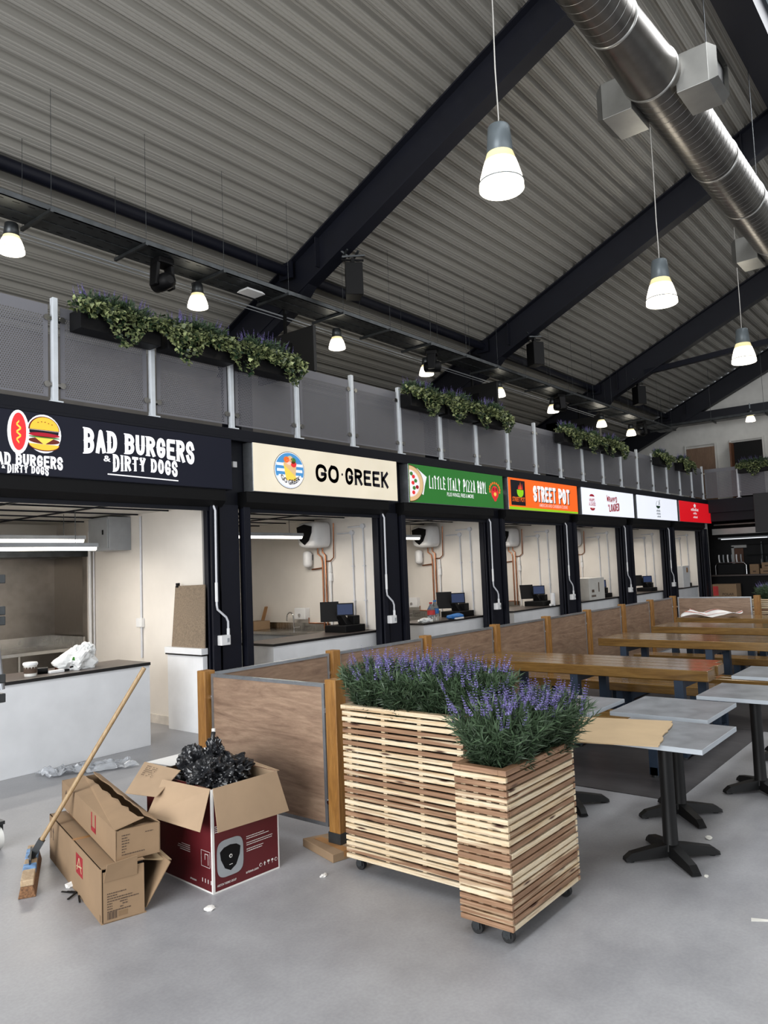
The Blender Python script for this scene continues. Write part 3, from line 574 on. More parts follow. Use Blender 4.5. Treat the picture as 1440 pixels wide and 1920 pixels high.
# ================================================================== BALUSTRADE
PX = [2.92+1.25*k for k in range(21)]
signs_of = lambda x: 'burger' if x < 6.8 else 'cream-sign' if x < 10.3 else 'pizza' if x < 13.9 else 'orange-sign' if x < 17.5 else 'wrap' if x < 21.2 else 'white bowl' if x < 24.9 else 'red'
ordw = ['first', 'second', 'third', 'fourth', 'fifth', 'sixth']
def nth_over(xs):
    c = {}; r = []
    for x in xs:
        s = signs_of(x); r.append((ordw[c.get(s, 0)], s)); c[s] = c.get(s, 0)+1
    return r
pt = thing('balustrade_post', '', 'post', (0, 0, 0), 'balustrade posts along the balcony')
MB().box(-.03, .03, -.035, .035, .0, 1.19).build('post', 'postw', pt, .004); MB().box(-.07, .07, -.07, .07, 0, .015).build('foot_plate', 'postw', pt)
pn = thing('perforated_screen', '', 'panel', (0, 0, 0), 'perforated panels along the balcony')
MB().box(-.555, .555, -.002, .002, .06, 1.10).build('sheet', 'perf', pn)
for sx in (-1, 1):
    for zz in (.2, .95):
        cl = MB().cyl((sx*.535, -.025, zz), (sx*.535, .025, zz), .035, n=14).bar((sx*.535, -.01, zz), (sx*.61, -.01, zz), .02, .03); cl.build('clamp', 'stainless', pn)
lab = nth_over(PX)
for k, x in enumerate(PX):
    l = 'bright steel balustrade post, %s one from the left above the %s sign' % lab[k]
    if k == 0: pt.location = Vector((x, 8, 4.02))*K; pt['label'] = l
    else: dup(pt, (x, 8, 4.02), 0, l)
mid = [x+.625 for x in PX[:-1]]; lab = nth_over(mid)
for k, x in enumerate(mid):
    l = 'grey perforated balustrade panel, %s one from the left above the %s sign' % lab[k]
    if k == 0: pn.location = Vector((x, 8, 4.02))*K; pn['label'] = l
    else: dup(pn, (x, 8, 4.02), 0, l)
# far balcony, at right angles
FY = [6.9, 5.75, 4.6, 3.45]
for k, y in enumerate(FY): dup(pt, (28.25, y, 4.02), math.pi/2, 'steel post of the far balcony, %s from the corner' % ordw[k], 'far balcony posts')
for k, y in enumerate([7.45, 6.32, 5.17, 4.02]): dup(pn, (28.25, y, 4.02), math.pi/2, 'perforated panel of the far balcony, %s from the corner' % ordw[k], 'far balcony panels')
# ------------------------------------------------------------------ plants
def leafquad(mb, p, d, n, l, w_, tone):
    d = d.normalized(); sd = d.cross(n)
    if sd.length < 1e-3: sd = d.orthogonal()
    sd = sd.normalized()*w_/2
    mb.add([p, p+d*l*.45+sd, p+d*l, p+d*l*.45-sd], [(0, 1, 2, 3)], tone)
def rv(s=1.): return Vector((random.uniform(-s, s), random.uniform(-s, s), random.uniform(-s, s)))
def lavender_mesh(rx, ry, h, nst, nfl, fl_len=.11, lw=.0085, fs=.0135):
    lf, fl, st = MB(), MB(), MB()
    for i in range(nst):
        a = random.uniform(0, 6.283); q = math.sqrt(random.random()); bx, by = math.cos(a)*q, math.sin(a)*q
        p0 = Vector((bx*rx*.62, by*ry*.62, 0)); hh = h*random.uniform(.62, 1.0)*(1-.22*q); tip = Vector((bx*rx*1.22+random.uniform(-.03, .03), by*ry*1.22+random.uniform(-.03, .03), hh))
        n = max(8, int(20*hh/.45)); cen = p0+Vector((bx*rx*.15, by*ry*.15, hh*.6))
        for k in range(n):
            t = (k+1)/n; p = p0*(1-t)**2+cen*2*t*(1-t)+tip*t*t; ax = (tip-p0).normalized()
            for m in range(4):
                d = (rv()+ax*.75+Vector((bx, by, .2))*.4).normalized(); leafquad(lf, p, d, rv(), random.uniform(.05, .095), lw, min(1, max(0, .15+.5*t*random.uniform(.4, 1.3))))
    for i in range(nfl):
        a = random.uniform(0, 6.283); q = math.sqrt(random.random()); bx, by = math.cos(a)*q, math.sin(a)*q
        ln = fl_len*random.uniform(.75, 1.2); b = Vector((bx*rx*1.18, by*ry*1.18, h*(.98-.33*q*q*random.random())-ln*.35)); ax = Vector((bx*.35, by*.35, 1))+rv(.22); ax.normalize()
        st.tube([b-ax*.1, b+ax*ln*.2], .0022, 4)
        for k in range(8):
            t = k/7; p = b+ax*ln*t; rr = fs*(1.0-.72*t)
            for m in range(4):
                d = Vector((math.cos(m*1.57+k), math.sin(m*1.57+k), .75)); leafquad(fl, p, d, rv(), rr*1.5, rr*.9, random.uniform(.1, 1))
    return lf, fl, st
def make_lavender(label, group, rx, ry, h, nst, nfl, **kw):
    t = thing('lavender_plant', label, 'plant', (0, 0, 0), group); lf, fl, st = lavender_mesh(rx, ry, h, nst, nfl, **kw)
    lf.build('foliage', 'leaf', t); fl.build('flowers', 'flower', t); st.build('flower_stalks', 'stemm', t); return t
def ivy_mesh(w_, seed):
    random.seed(seed); mb = MB()
    for i in range(1500):
        x = random.uniform(-w_/2, w_/2); ph = .5+.5*math.sin(x*7+seed*2.1); drop = random.random()**1.3*(.10+.42*ph*abs(math.sin(x*3.3+seed)))
        up = random.random() < .45
        p = Vector((x+random.uniform(-.05, .05), random.uniform(-.16, .10), .02+random.random()*.12)) if up else Vector((x, -.15-random.random()*.07, .05-drop))
        d = rv()+Vector((0, -.9, -.35)); l = random.uniform(.04, .075)
        d.normalize(); n = (Vector((0, -1, .5))+rv(.6)).normalized(); sd = d.cross(n)
        if sd.length < .05: continue
        sd.normalize(); tn = min(1, max(0, random.gauss(.25, .36)))
        mb.add([p, p+d*l*.3+sd*l*.45, p+d*l*.62+sd*l*.2, p+d*l, p+d*l*.62-sd*l*.2, p+d*l*.3-sd*l*.45], [(0, 1, 2, 3, 4, 5)], tn)
    return mb
tr0 = thing('planter_trough', '', 'planter', (0, 0, 0), 'black planter troughs on the balustrade')
MB().box(-.52, .52, -.12, .12, -.22, .0).build('trough', 'black', tr0, .006)
for s in (-.4, .4): MB().bar((s, .10, .01), (s, .22, .01), .03, .02).build('hook', 'black', tr0)
ivs = []
for k in range(3):
    t = thing('ivy_plant', '', 'plant', (0, 0, 0), 'ivy trailing from the balustrade troughs'); ivy_mesh(1.12, k+1).build('foliage', 'ivy', t); ivs.append(t)
lvs = [make_lavender('', 'lavender in the balustrade troughs', .46, .10, .33, 70, 26, fl_len=.13, lw=.016, fs=.016) for k in range(2)]
TRX = [4.84, 5.98, 7.2, 10.92, 12.07, 13.25, 16.85, 18.1, 19.5, 23.3, 25.4]
lab = nth_over(TRX); used = {}
def first_or_dup(proto, loc, rz, label):
    if proto.name not in used:
        used[proto.name] = 1; proto.location = Vector(loc)*K; proto.rotation_euler = (0, 0, rz); proto['label'] = label
    else: dup(proto, loc, rz, label)
for k, x in enumerate(TRX):
    o, s = lab[k]; s = 'from the left above the %s sign' % s
    loc = (x, 7.82, 5.06-(.006*(k % 3)))
    first_or_dup(tr0, loc, 0, 'black trough hooked on the balustrade, %s %s' % (o, s))
    first_or_dup(ivs[k % 3], loc, 0 if k % 2 else .0, 'variegated ivy trailing from a trough, %s %s' % (o, s))
    first_or_dup(lvs[k % 2], (x, 7.84, 5.02), 0 if k % 3 else math.pi, 'purple lavender sprigs standing in a trough, %s %s' % (o, s))
for k, y in enumerate([6.3, 4.9]):
    s = 'on the far balcony, %s' % ['nearer the corner', 'at the edge of view']
    s = 'on the far balcony, '+['nearer the corner', 'farther from the corner'][k]
    dup(tr0, (28.07, y, 5.06), -math.pi/2, 'black trough hooked '+s, 'far balcony troughs'); dup(ivs[k], (28.07, y, 5.06), -math.pi/2, 'dark ivy trailing from a trough '+s, 'far balcony ivy')
    dup(lvs[k], (28.09, y, 5.02), -math.pi/2, 'lavender sprigs in a trough '+s, 'far balcony lavender')
random.seed(21)
# ================================================================== UNDER THE ROOF
def lamp_parts(t, D, cord, hz):
    r = D/2
    MB().lathe([(r*.46, r*2.62), (r*.50, r*2.55), (r*.60, r*1.34), (r*.52, r*1.30)], (0, 0, 0), 32).build('housing', 'lampgrey', t)
    MB().lathe([(r*.60, r*1.33), (r*.72, r*.96)], (0, 0, 0), 32, caps=False).build('neck', 'lampband', t)
    g = MB().lathe([(r*.72, r*.96), (r*.80, r*.72), (r*.93, r*.25), (r*.965, 0), (r*.985, -.02*r), (r, -r*.32), (r*.96, -r*.36), (r*.5, -r*.40), (0, -r*.41)], (0, 0, 0), 32, caps=False); gl = g.build('glass_shade', 'lamp', t)
    MB().lathe([(r*.968, .03*r), (r*1.005, .012*r), (r*1.005, -.02*r), (r*.98, -.04*r)], (0, 0, 0), 32, caps=False).build('seam_ring', 'lampgrey', gl)
    if cord: MB().tube([(0, 0, r*2.6), (.012, 0, r*2.6+.12), (-.012, 0, r*2.6+cord*.3), (.01, 0, r*2.6+cord*.6), (0, 0, r*2.6+cord)], .009, 6).build('cord', 'cordw', t)
    else: MB().tube([(0, 0, r*2.6), (0, 0, hz)], .02, 8).build('stem', 'lampgrey', t)
def lamp_light(loc, power, rad, col=(1, .93, .80)):
    l = bpy.data.lights.new('lamp_light', 'POINT'); l.energy = power; l.shadow_soft_size = rad*K; l.color = col
    o = bpy.data.objects.new('lamp_light', l); COL.objects.link(o); o.location = Vector(loc)*K
ply = 4.7
p0 = thing('pendant_lamp', 'largest hanging lamp, on a white cord in front of the first roof frame', 'lamp', (8.54, ply, 7.03), 'big pendant lamps of the hall')
ORG[p0.name] = Vector((0, 0, 0)); lamp_parts(p0, .585, RZ(ply)-7.03-.75, 0)
dup(p0, (14.62, ply, 7.03), 0, 'second hanging lamp, in front of the second roof frame'); dup(p0, (20.7, ply, 7.03), .4, 'third and smallest hanging lamp, in front of the third roof frame')
for x in (8.54, 14.62, 20.7): lamp_light((x, ply, 6.7), 26, .25)
TLX = [4.5, 7.47, 10.78, 13.75, 16.95, 20.0, 23.45, 26.0]
tl = [('at the left edge of the view', ), ('left of the first column haunch',), ('third along the tray',), ('fourth along, right under a stage light',), ('fifth along the tray',), ('sixth along, near the middle screen',), ('seventh along, partly behind a black screen',), ('last and smallest of the row',)]
q0 = thing('tray_lamp', '', 'lamp', (0, 0, 0), 'small lamps under the cable tray'); lamp_parts(q0, .33, 0, .62)
for o in q0.children:
    if o.name.split('.')[0] in ('glass_shade', 'neck', 'housing'):
        o.scale = (1, 1, .8)
        if o.name.startswith('housing'): o.data.materials[0] = M['galv']
for k, x in enumerate(TLX):
    l = 'small white bell lamp under the cable tray, '+tl[k][0]; loc = (x, 9.72, 6.40)
    if k == 0: q0.location = Vector(loc)*K; q0['label'] = l
    else: dup(q0, loc, 0, l)
    lamp_light((x, 9.72, 6.18), 5, .15)
dup(q0, (29.45, 6.62, 6.86), 0, 'small lamp hanging from the far crossing cable tray'); lamp_light((29.45, 6.62, 6.7), 6, .15)
# cable trays
def tray(name, label, x0, x1, y0, y1, z, along, rods):
    t = thing(name, label, 'cable tray', ((x0+x1)/2, (y0+y1)/2, z), None)
    mb = MB()
    if along == 'x':
        a = y0+.08; b = y1-.10; mb.box(x0, x1, a, b, z, z+.012).box(x0, x1, a, a+.012, z, z+.08).box(x0, x1, b-.012, b, z, z+.08)
        mb.box(x0, x1, a+.30, a+.315, z-.012, z)
        n = int((x1-x0)/.16)
        for i in range(n):
            xx = x0+.08+i*.16
        mb.build('tray', 'galv', t)
        for i in range(int((x1-x0)/.34)):
            pass
        hl = MB()
        for i in range(int((x1-x0)/.2)):
            xx = x0+.1+i*.2
            for r_ in range(3): hl.box(xx, xx+.09, a+.07+r_*.22, a+.085+r_*.22, z-.0025, z-.0005)
        hl.build('slots', 'black', t)
    else:
        a = x0+.06; b = x1-.06; mb.box(a, b, y0, y1, z, z+.012).box(a, a+.012, y0, y1, z, z+.10).box(b-.012, b, y0, y1, z, z+.10); mb.build('tray', 'galv', t)
    for q in rods:
        if along == 'x':
            MB().box(q-.02, q+.02, y0-.02, y1+.02, z-.05, z-.005).build('bracket', 'galv', t)
            MB().cyl((q, y0, z-.05), (q, y0, RZ(y0)+.01), .0035, n=6).build('hanger_rod', 'galv', t); MB().cyl((q, y1, z-.05), (q, y1, RZ(y1)+.01), .0035, n=6).build('hanger_rod', 'galv', t)
        else:
            MB().box(x0-.02, x1+.02, q-.02, q+.02, z-.05, z-.005).build('bracket', 'galv', t)
            MB().cyl((x0, q, z-.05), (x0, q, RZ(q)), .006, n=6).build('hanger_rod', 'galv', t)
    return t
tray('cable_tray', 'long galvanised cable tray hung above the balustrade planters', -4, 29.2, 9.1, 9.88, 6.82, 'x', [4.72-4.14, 4.72-2.76, 4.72-1.38]+[4.72+1.395*k for k in range(18)])
tray('crossing_cable_tray', 'galvanised cable tray crossing in front of the gable wall', 29.2, 29.8, 1.5, 10.2, 7.02, 'y', [2.5, 4.3, 6.1, 7.9, 9.7])
solo(MB().tube([(-3, 9.98, 6.78), (27, 9.98, 6.78)], .014, 6).tube([(-3, 10.02, 6.74), (27, 10.02, 6.74)], .008, 6), 'cable_run', 'greyplastic', 'thin grey conduit running along the back edge of the long cable tray', 'conduit', None, (10, 9.98, 6.78))
# stage lights hanging under the tray
mv = thing('stage_light', '', 'stage light', (0, 0, 0), 'black stage lights under the cable tray')
MB().box(-.13, .13, -.13, .13, .26, .36).build('base', 'black', mv, .02)
for s in (-1, 1): MB().hexa([(s*.15-.03, -.08, -.08), (s*.15+.03, -.08, -.08), (s*.15+.03, .08, -.08), (s*.15-.03, .08, -.08)], [(s*.12-.03, -.1, .27), (s*.12+.03, -.1, .27), (s*.12+.03, .1, .27), (s*.12-.03, .1, .27)]).build('yoke_arm', 'black', mv, .015)
MB().lathe([(.06, -.2), (.12, -.17), (.13, .0), (.115, .16), (.06, .19)], (0, 0, 0), 18, axis='y').build('lamp_head', 'black', mv)
for k, (x, l) in enumerate([(6.62, 'between the first and second tray lamps'), (13.6, 'just above the fourth tray lamp'), (19.9, 'above the sixth tray lamp'), (26.3, 'above the last tray lamp')]):
    l = 'black moving stage light under the tray, '+l; loc = (x, 9.45, 6.46)
    if k == 0: mv.location = Vector(loc)*K; mv['label'] = l
    else: dup(mv, loc, .5*k, l)
solo(MB().hexa([(-.2, -.14, 0), (.2, -.14, 0), (.2, .14, 0), (-.2, .14, 0)], [(-.16, -.1, .05), (.16, -.1, .05), (.16, .1, .05), (-.16, .1, .05)]).xf(Matrix.Translation((8.28, 9.35, 6.70))), 'access_point', 'plastic', 'flat white wireless access point under the cable tray', 'access point', None, (8.28, 9.35, 6.7), .01)
# loudspeakers clamped under the frames
sp = thing('loudspeaker', '', 'loudspeaker', (0, 0, 0), 'black loudspeakers under the roof frames')
MB().hexa([(-.16, -.19, -.32), (.16, -.19, -.32), (.13, .16, -.32), (-.13, .16, -.32)], [(-.16, -.19, .27), (.16, -.19, .27), (.13, .16, .27), (-.13, .16, .27)]).build('cabinet', 'black', sp, .012)
MB().box(-.03, .03, -.05, .05, .27, .40).box(-.2, .2, -.02, .02, .36, .39).build('bracket', 'black', sp)
MB().bar((-.2, -.08, .40), (.22, -.02, .46), .03, .03).bar((-.18, .1, .46), (-.10, -.12, .52), .03, .03).bar((.02, .1, .42), (.10, -.12, .50), .03, .03).bar((-.2, .0, .54), (-.05, .0, .42), .03, .03).build('clamp', 'galv', sp)
for k, (x, y, z, rz) in enumerate([(10.1, 8.66, 7.24, -.75), (17.2, 8.78, 7.33, -.45), (24.4, 8.8, 7.38, -.55)]):
    l = 'black loudspeaker clamped under the %s roof frame' % ordw[k]
    if k == 0: sp.location = Vector((x, y, z))*K; sp.rotation_euler = (0, 0, rz); sp['label'] = l
    else: dup(sp, (x, y, z), rz, l)
# black hanging screens
tv = thing('hanging_screen', '', 'screen', (0, 0, 0), 'black screens hanging at the columns')
MB().box(-.035, .035, -.75, .75, -.42, .42).build('display', 'tv', tv, .01); MB().box(-.055, -.035, -.2, .2, -.2, .2).build('wall_mount', 'black', tv); MB().bar((0, 0, .42), (0, 0, 1.3), .05, .05).bar((0, 0, 1.27), (.42, 0, 1.27), .05, .05).build('pole', 'black', tv)
for k, (x, y, z) in enumerate([(9.62, 9.95, 6.02), (16.6, 10.3, 6.25), (23.6, 10.55, 6.35)]):
    l = 'large black screen hanging beside the %s roof column' % ordw[k]
    if k == 0: tv.location = Vector((x, y, z))*K; tv['label'] = l
    else: dup(tv, (x, y, z), 0, l)
# spiral duct with boxes
dt = thing('spiral_duct', 'large shiny spiral ventilation duct under the roof', 'duct', (12, 3.28, 8.8)); dy, dz = 3.28, 8.8
def ductsec(x0, x1, r0, r1): return MB().lathe([(r0, x0), (r1, x1)], (0, dy, dz), 64, axis='x', caps=False)
ductsec(0, 9.0, .325, .325).build('pipe', 'duct', dt); ductsec(9.0, 10.35, .325, .385).build('reducer', 'duct', dt); ductsec(10.35, 31.2, .385, .385).build('pipe', 'duct', dt)
for x in (3.2, 6.4, 9.0, 10.35, 13.4, 15.3, 17.6, 20.5, 23.5, 26.5):
    r = .325 if x < 9.5 else .385
    MB().lathe([(r+.001, x-.025), (r+.012, x-.015), (r+.012, x+.015), (r+.001, x+.025)], (0, dy, dz), 64, axis='x', caps=False).build('joint_band', 'seam', dt)
sm = MB(); x = .2
while x < 30.9:
    r = .327 if x < 9.0 else .387
    if not 8.95 < x < 10.4: sm.lathe([(r-.0005, x-.004), (r+.0015, x), (r-.0005, x+.004)], (0, dy, dz), 48, axis='x', caps=False)
    x += .17
sm.build('spiral_seam', 'seam', dt)
for x in (12.0, 14.8, 17.6):
    MB().cyl((x, dy-.36, dz+.05), (x, dy-.36, RZ(dy-.36)+.02), .007, n=6).build('hanger_rod', 'galv', dt)
def damper(x, side):
    ya, yb = sorted((dy+side*.30, dy+side*.73)); mb = MB().box(x-.36, x+.36, ya, yb, dz-.36, dz+.18)
    b = mb.build('side_box', 'damper', dt, .006); yo = dy+side*.73
    fl = MB()
    for (xa, za, xb, zb) in ((-.36, -.36, .36, -.36), (-.36, .18, .36, .18), (-.36, -.36, -.36, .18), (.36, -.36, .36, .18)):
        pa = Vector((x+xa, yo, dz+za)); pb = Vector((x+xb, yo, dz+zb)); mx = Vector((x, yo, dz-.09)); off = side*Y*.1
        ia = pa+(mx-pa)*.22+off; ib = pb+(mx-pb)*.22+off; fl.add([pa, pb, ib, ia], [(0, 1, 2, 3)])
    fl.build('flange', 'damper', b); gr = MB().box(x-.27, x+.27, yo+side*.04-.004, yo+side*.04+.004, dz-.29, dz+.11); gr.build('grille', 'black', b)
damper(10.75, 1); damper(10.85, -1); damper(18.0, 1); damper(18.6, -1)
# ================================================================== INSIDE THE STALLS
stn = ['burger', 'cream-sign', 'pizza', 'orange-sign', 'wrap', 'white bowl', 'red-sign']
ZC = 1.01
def batten(label, x0, x1, y, z, grp='strip lights in the stalls'):
    t = thing('strip_light', label, 'strip light', ((x0+x1)/2, y, z), grp)
    MB().box(x0, x1, y-.045, y+.045, z, z+.055).build('body', 'greyplastic', t, .006); MB().cyl((x0+.02, y, z-.012), (x1-.02, y, z-.012), .03, n=12).build('tube', 'tubelight', t)
    for xx in (x0+.25, x1-.3): MB().tube([(xx, y, z+.05), (xx, y, 2.96)], .005, 5).build('hanger', 'galv', t)
    l = bpy.data.lights.new('strip_light_glow', 'AREA'); l.shape = 'RECTANGLE'; l.size = (x1-x0)*K*.9; l.size_y = .08*K; l.energy = 24; l.color = (1, .93, .84)
    o = bpy.data.objects.new('strip_light_glow', l); COL.objects.link(o); o.location = Vector(((x0+x1)/2, y, z-.06))*K
batten('rear strip light of the pair in the burger stall', 3.4, 5.58, 9.9, 2.615); batten('front strip light of the pair in the burger stall', 3.4, 5.36, 9.2, 2.475)
for k in range(1, 7):
    W = WF[k]; batten('white strip light hanging in the %s stall' % stn[k], W-2.3, W-.72, 9.4, 2.66)
def counter(label, x0, x1, yf, k):
    t = thing('stall_counter', label, 'counter', ((x0+x1)/2, yf+.4, 0), 'white counters of the stalls')
    MB().box(x0, x1, yf, yf+.66, 0, ZC-.035).build('front_panel', 'whitelam', t, .003)
    MB().box(x0-.015, x1, yf-.015, yf+.70, ZC-.035, ZC).build('worktop', 'ctop', t, .002); MB().box(x0-.02, x1, yf-.02, yf-.015, ZC-.036, ZC-.001).box(x0-.02, x0-.0155, yf-.015, yf+.70, ZC-.036, ZC-.001).build('black_edge', 'cedge', t)
    return t
t = counter('white front counter with dark worktop in the burger stall', 2.94, 5.5, 8.26, 0)
for k in range(1, 7): counter('white front counter with dark worktop in the %s stall' % stn[k], [0, 7.63, 11.36, 14.7, 18.2, 21.7, 25.4][k], WF[k]-.004, 8.34, k)
# service wall of a stall, built once against x=0 and copied
def svc():
    L = []
    t = thing('water_heater', '', 'water heater', (0, 0, 0), 'square water heaters on the stall walls')
    pr = [(.05, 0), (.12, .0), (.3, 0), (.36, 0)]
    body = MB(); n = 40
    def sq(a, r): c, s = math.cos(a), math.sin(a); e = .45; return (math.copysign(abs(c)**e, c)*r, math.copysign(abs(s)**e, s)*r)
    rings = [(-.04, .235), (-.30, .235), (-.40, .22), (-.445, .18), (-.45, .0)]
    vs = []; fs = []
    for xx, r in rings:
        for i in range(n): y, z = sq(2*math.pi*i/n, max(r, .001)); vs.append((xx, 9.6+y, 2.70+z))
    for j in range(len(rings)-1):
        for i in range(n): fs.append((j*n+i, j*n+(i+1) % n, (j+1)*n+(i+1) % n, (j+1)*n+i))
    body.add(vs, fs, .5, True).build('body', 'plastic', t)
    sh = [(0, -.19), (-.10, -.12), (-.17, .02), (-.185, .13), (0, .175), (.185, .13), (.17, .02), (.10, -.12)]
    MB().slab([(-.452, 9.6+a, 2.71+b) for a, b in sh], .02).build('front_shield', 'black', t); L.append((t, 'white square water heater with black shield front'))
    t = thing('copper_pipes', '', 'pipes', (0, 0, 0), 'copper pipework on the stall walls')
    MB().tube([(-.05, 9.68, 2.46), (-.05, 9.68, 2.36), (-.04, 9.60, 2.30), (-.04, 9.58, 2.2), (-.04, 9.58, 1.0)], .014).build('cold_pipe', 'copper', t)
    MB().tube([(-.05, 9.56, 2.46), (-.05, 9.56, 2.38), (-.04, 9.50, 2.33), (-.04, 9.50, 1.0)], .014).build('hot_pipe', 'copper', t)
    MB().tube([(-.04, 9.50, 2.22), (-.04, 9.38, 2.22), (-.04, 9.30, 2.28), (-.04, 9.28, 2.9)], .012).build('branch_pipe', 'copper', t)
    MB().tube([(-.04, 9.85, 2.08), (-.04, 9.6, 2.1)], .014).build('vessel_pipe', 'copper', t); MB().tube([(-.06, 9.95, 1.2), (-.06, 9.95, 1.10), (-.04, 9.6, 1.10)], .012).build('low_pipe', 'copper', t); L.append((t, 'copper pipes running down the wall'))
    t = thing('waste_pipe', '', 'pipe', (0, 0, 0), 'white waste pipes on the stall walls')
    MB().tube([(-.03, 9.40, 2.0), (-.03, 9.40, 1.0)], .018).cyl((-.03, 9.4, 2.0), (-.03, 9.4, 1.86), .04).build('pipe', 'plastic', t); MB().lathe([(.02, 0), (.035, .03), (.02, .2)], (-.03, 9.40, 2.0), 12).build('funnel', 'plastic', t); L.append((t, 'white waste pipe with funnel top'))
    t = thing('expansion_vessel', '', 'vessel', (0, 0, 0), 'small white vessels on the stall walls')
    MB().lathe([(.02, 2.12), (.07, 2.14), (.085, 2.18), (.085, 2.36), (.07, 2.40), (.02, 2.42)], (-.12, 9.88, 0), 24).build('tank', 'plastic', t); MB().bar((-.04, 9.88, 2.3), (0, 9.88, 2.3), .05, .1).build('bracket', 'galv', t); L.append((t, 'small white expansion vessel'))
    t = thing('hand_wash_heater', '', 'heater', (0, 0, 0), 'white wall boxes over the sinks')
    MB().box(-.13, -.002, 9.98, 10.26, 1.17, 1.38).build('case', 'plastic', t, .012); MB().cyl((-.15, 10.12, 1.25), (-.13, 10.12, 1.25), .03).build('dial', 'chrome', t); L.append((t, 'square white wall heater with one dial'))
    t = thing('wall_conduit', '', 'conduit', (0, 0, 0), 'white conduits on the stall walls')
    for yy, zz in ((8.86, 2.70), (8.6, 2.80)):
        MB().tube([(-.02, yy+.35, zz), (-.02, yy+.05, zz), (-.02, yy, zz-.05), (-.02, yy-.005, 1.05)], .013).build('tube', 'conduit', t); MB().cyl((-.045, yy, zz), (-.001, yy, zz), .045, n=18).build('box', 'conduit', t)
        for z_ in (1.5, 2.1): MB().box(-.04, -.001, yy-.025, yy+.025, z_, z_+.02).build('clip', 'conduit', t)
    L.append((t, 'pair of white conduits'))
    t = thing('sink_unit', '', 'sink unit', (0, 0, 0), 'steel sink units along the stall walls')
    MB().box(-.62, -.002, 9.45, 11.9, .93, .98).build('sink_top', 'stainless', t, .004); MB().box(-.02, -.002, 9.45, 11.9, .98, 1.10).build('upstand', 'stainless', t)
    MB().box(-.60, -.02, 9.47, 11.9, 0.0, .93).build('cupboard', 'greyplastic', t)
    tp = MB().tube([(-.16, 10.25, .98), (-.16, 10.25, 1.2)]+[(-.16, 10.25+.09-.09*math.cos(a*math.pi/8), 1.2+.10*math.sin(a*math.pi/8)) for a in range(9)]+[(-.16, 10.43, 1.14)], .014, 10); tq = tp.build('tap', 'chrome', t); MB().bar((-.16, 10.25, 1.02), (-.16, 10.08, 1.04), .015, .015).build('lever', 'chrome', tq); L.append((t, 'steel sink unit with curved tap'))
    t = thing('till', '', 'till', (0, 0, 0), 'black tills on the counters')
    MB().box(-.70, -.20, 8.47, 8.95, ZC, ZC+.115).build('cash_drawer', 'black', t, .008)
    MB().slab([(-.72, 9.02, ZC+.17), (-.50, 8.79, ZC+.17), (-.43, 8.86, ZC+.50), (-.65, 9.09, ZC+.50)], .02).build('main_screen', 'black', t)
    MB().hexa([(-.50, 8.62, ZC+.115), (-.36, 8.62, ZC+.115), (-.36, 8.82, ZC+.115), (-.50, 8.82, ZC+.115)], [(-.56, 8.74, ZC+.33), (-.46, 8.74, ZC+.33), (-.46, 8.82, ZC+.33), (-.56, 8.82, ZC+.33)]).build('stand', 'black', t, .01)
    c = MB().slab([(-.60, 8.76, ZC+.27), (-.40, 8.545, ZC+.27), (-.385, 8.56, ZC+.48), (-.585, 8.775, ZC+.48)], -.022).build('customer_display', 'black', t)
    MB().slab([(-.592, 8.745, ZC+.288), (-.416, 8.556, ZC+.288), (-.403, 8.569, ZC+.462), (-.579, 8.758, ZC+.462)], .004).build('lit_screen', 'till', c)
    MB().box(-.36, -.21, 8.58, 8.74, ZC+.115, ZC+.26).build('printer', 'black', t, .01); L.append((t, 'black till with small lit blue display'))
    return L
protos = svc()
pos = {'till': [0, 0, .05, .05, .05, .1]}
for k in range(1, 7):
    for t, l in protos:
        if k >= 5 and t.name.split('.')[0] in ('waste_pipe', 'hand_wash_heater', 'sink_unit'): continue
        lb = l+' '+{'till': 'on the counter', 'sink_unit': 'along the wall'}.get(t.name, 'on the wall')+' in the %s stall' % stn[k]
        lb = l+' in the %s stall' % stn[k]
        if k == 1: t.location = Vector((WF[1], 0, 0))*K; t['label'] = lb
        else: dup(t, (WF[k], 0, 0), 0, lb)
# ---- burger stall interior
mb = MB().box(2.95, 6.3, 12.13, 12.19, .95, 2.42); t = thing('steel_cladding', 'brushed steel splashback lining the rear corner of the burger stall', 'splashback', (4.6, 12.1, .0))
mb.build('back_sheet', 'steel', t); MB().box(6.3, 6.375, 11.25, 12.19, .0, 2.42).build('side_sheet', 'steel', t); MB().box(2.95, 6.3, 12.13, 12.19, 0, .95).build('lower_sheet', 'steel', t)
t = thing('extractor_hood', 'dark steel extractor hood above the splashback in the burger stall', 'extractor hood', (4.6, 11.6, 2.43)); MB().box(2.95, 6.3, 11.25, 12.18, 2.44, 2.52).build('canopy', 'steel', t); MB().box(2.95, 6.37, 11.2, 11.25, 2.42, 2.56).build('lip', 'galv', t)
t = thing('steel_prep_table', 'stainless prep table with upstand at the rear of the burger stall', 'table', (4.5, 11.4, 0)); MB().box(2.95, 6.25, 11.1, 12.1, .98, 1.03).build('top', 'stainless', t, .004); MB().box(2.95, 6.25, 12.09, 12.12, 1.03, 1.18).box(6.22, 6.25, 11.1, 12.1, 1.03, 1.18).build('upstand', 'stainless', t)
for x in (3.2, 4.6, 5.3, 6.1): MB().cyl((x, 11.25, 0), (x, 11.25, .98), .022).build('leg', 'stainless', t)
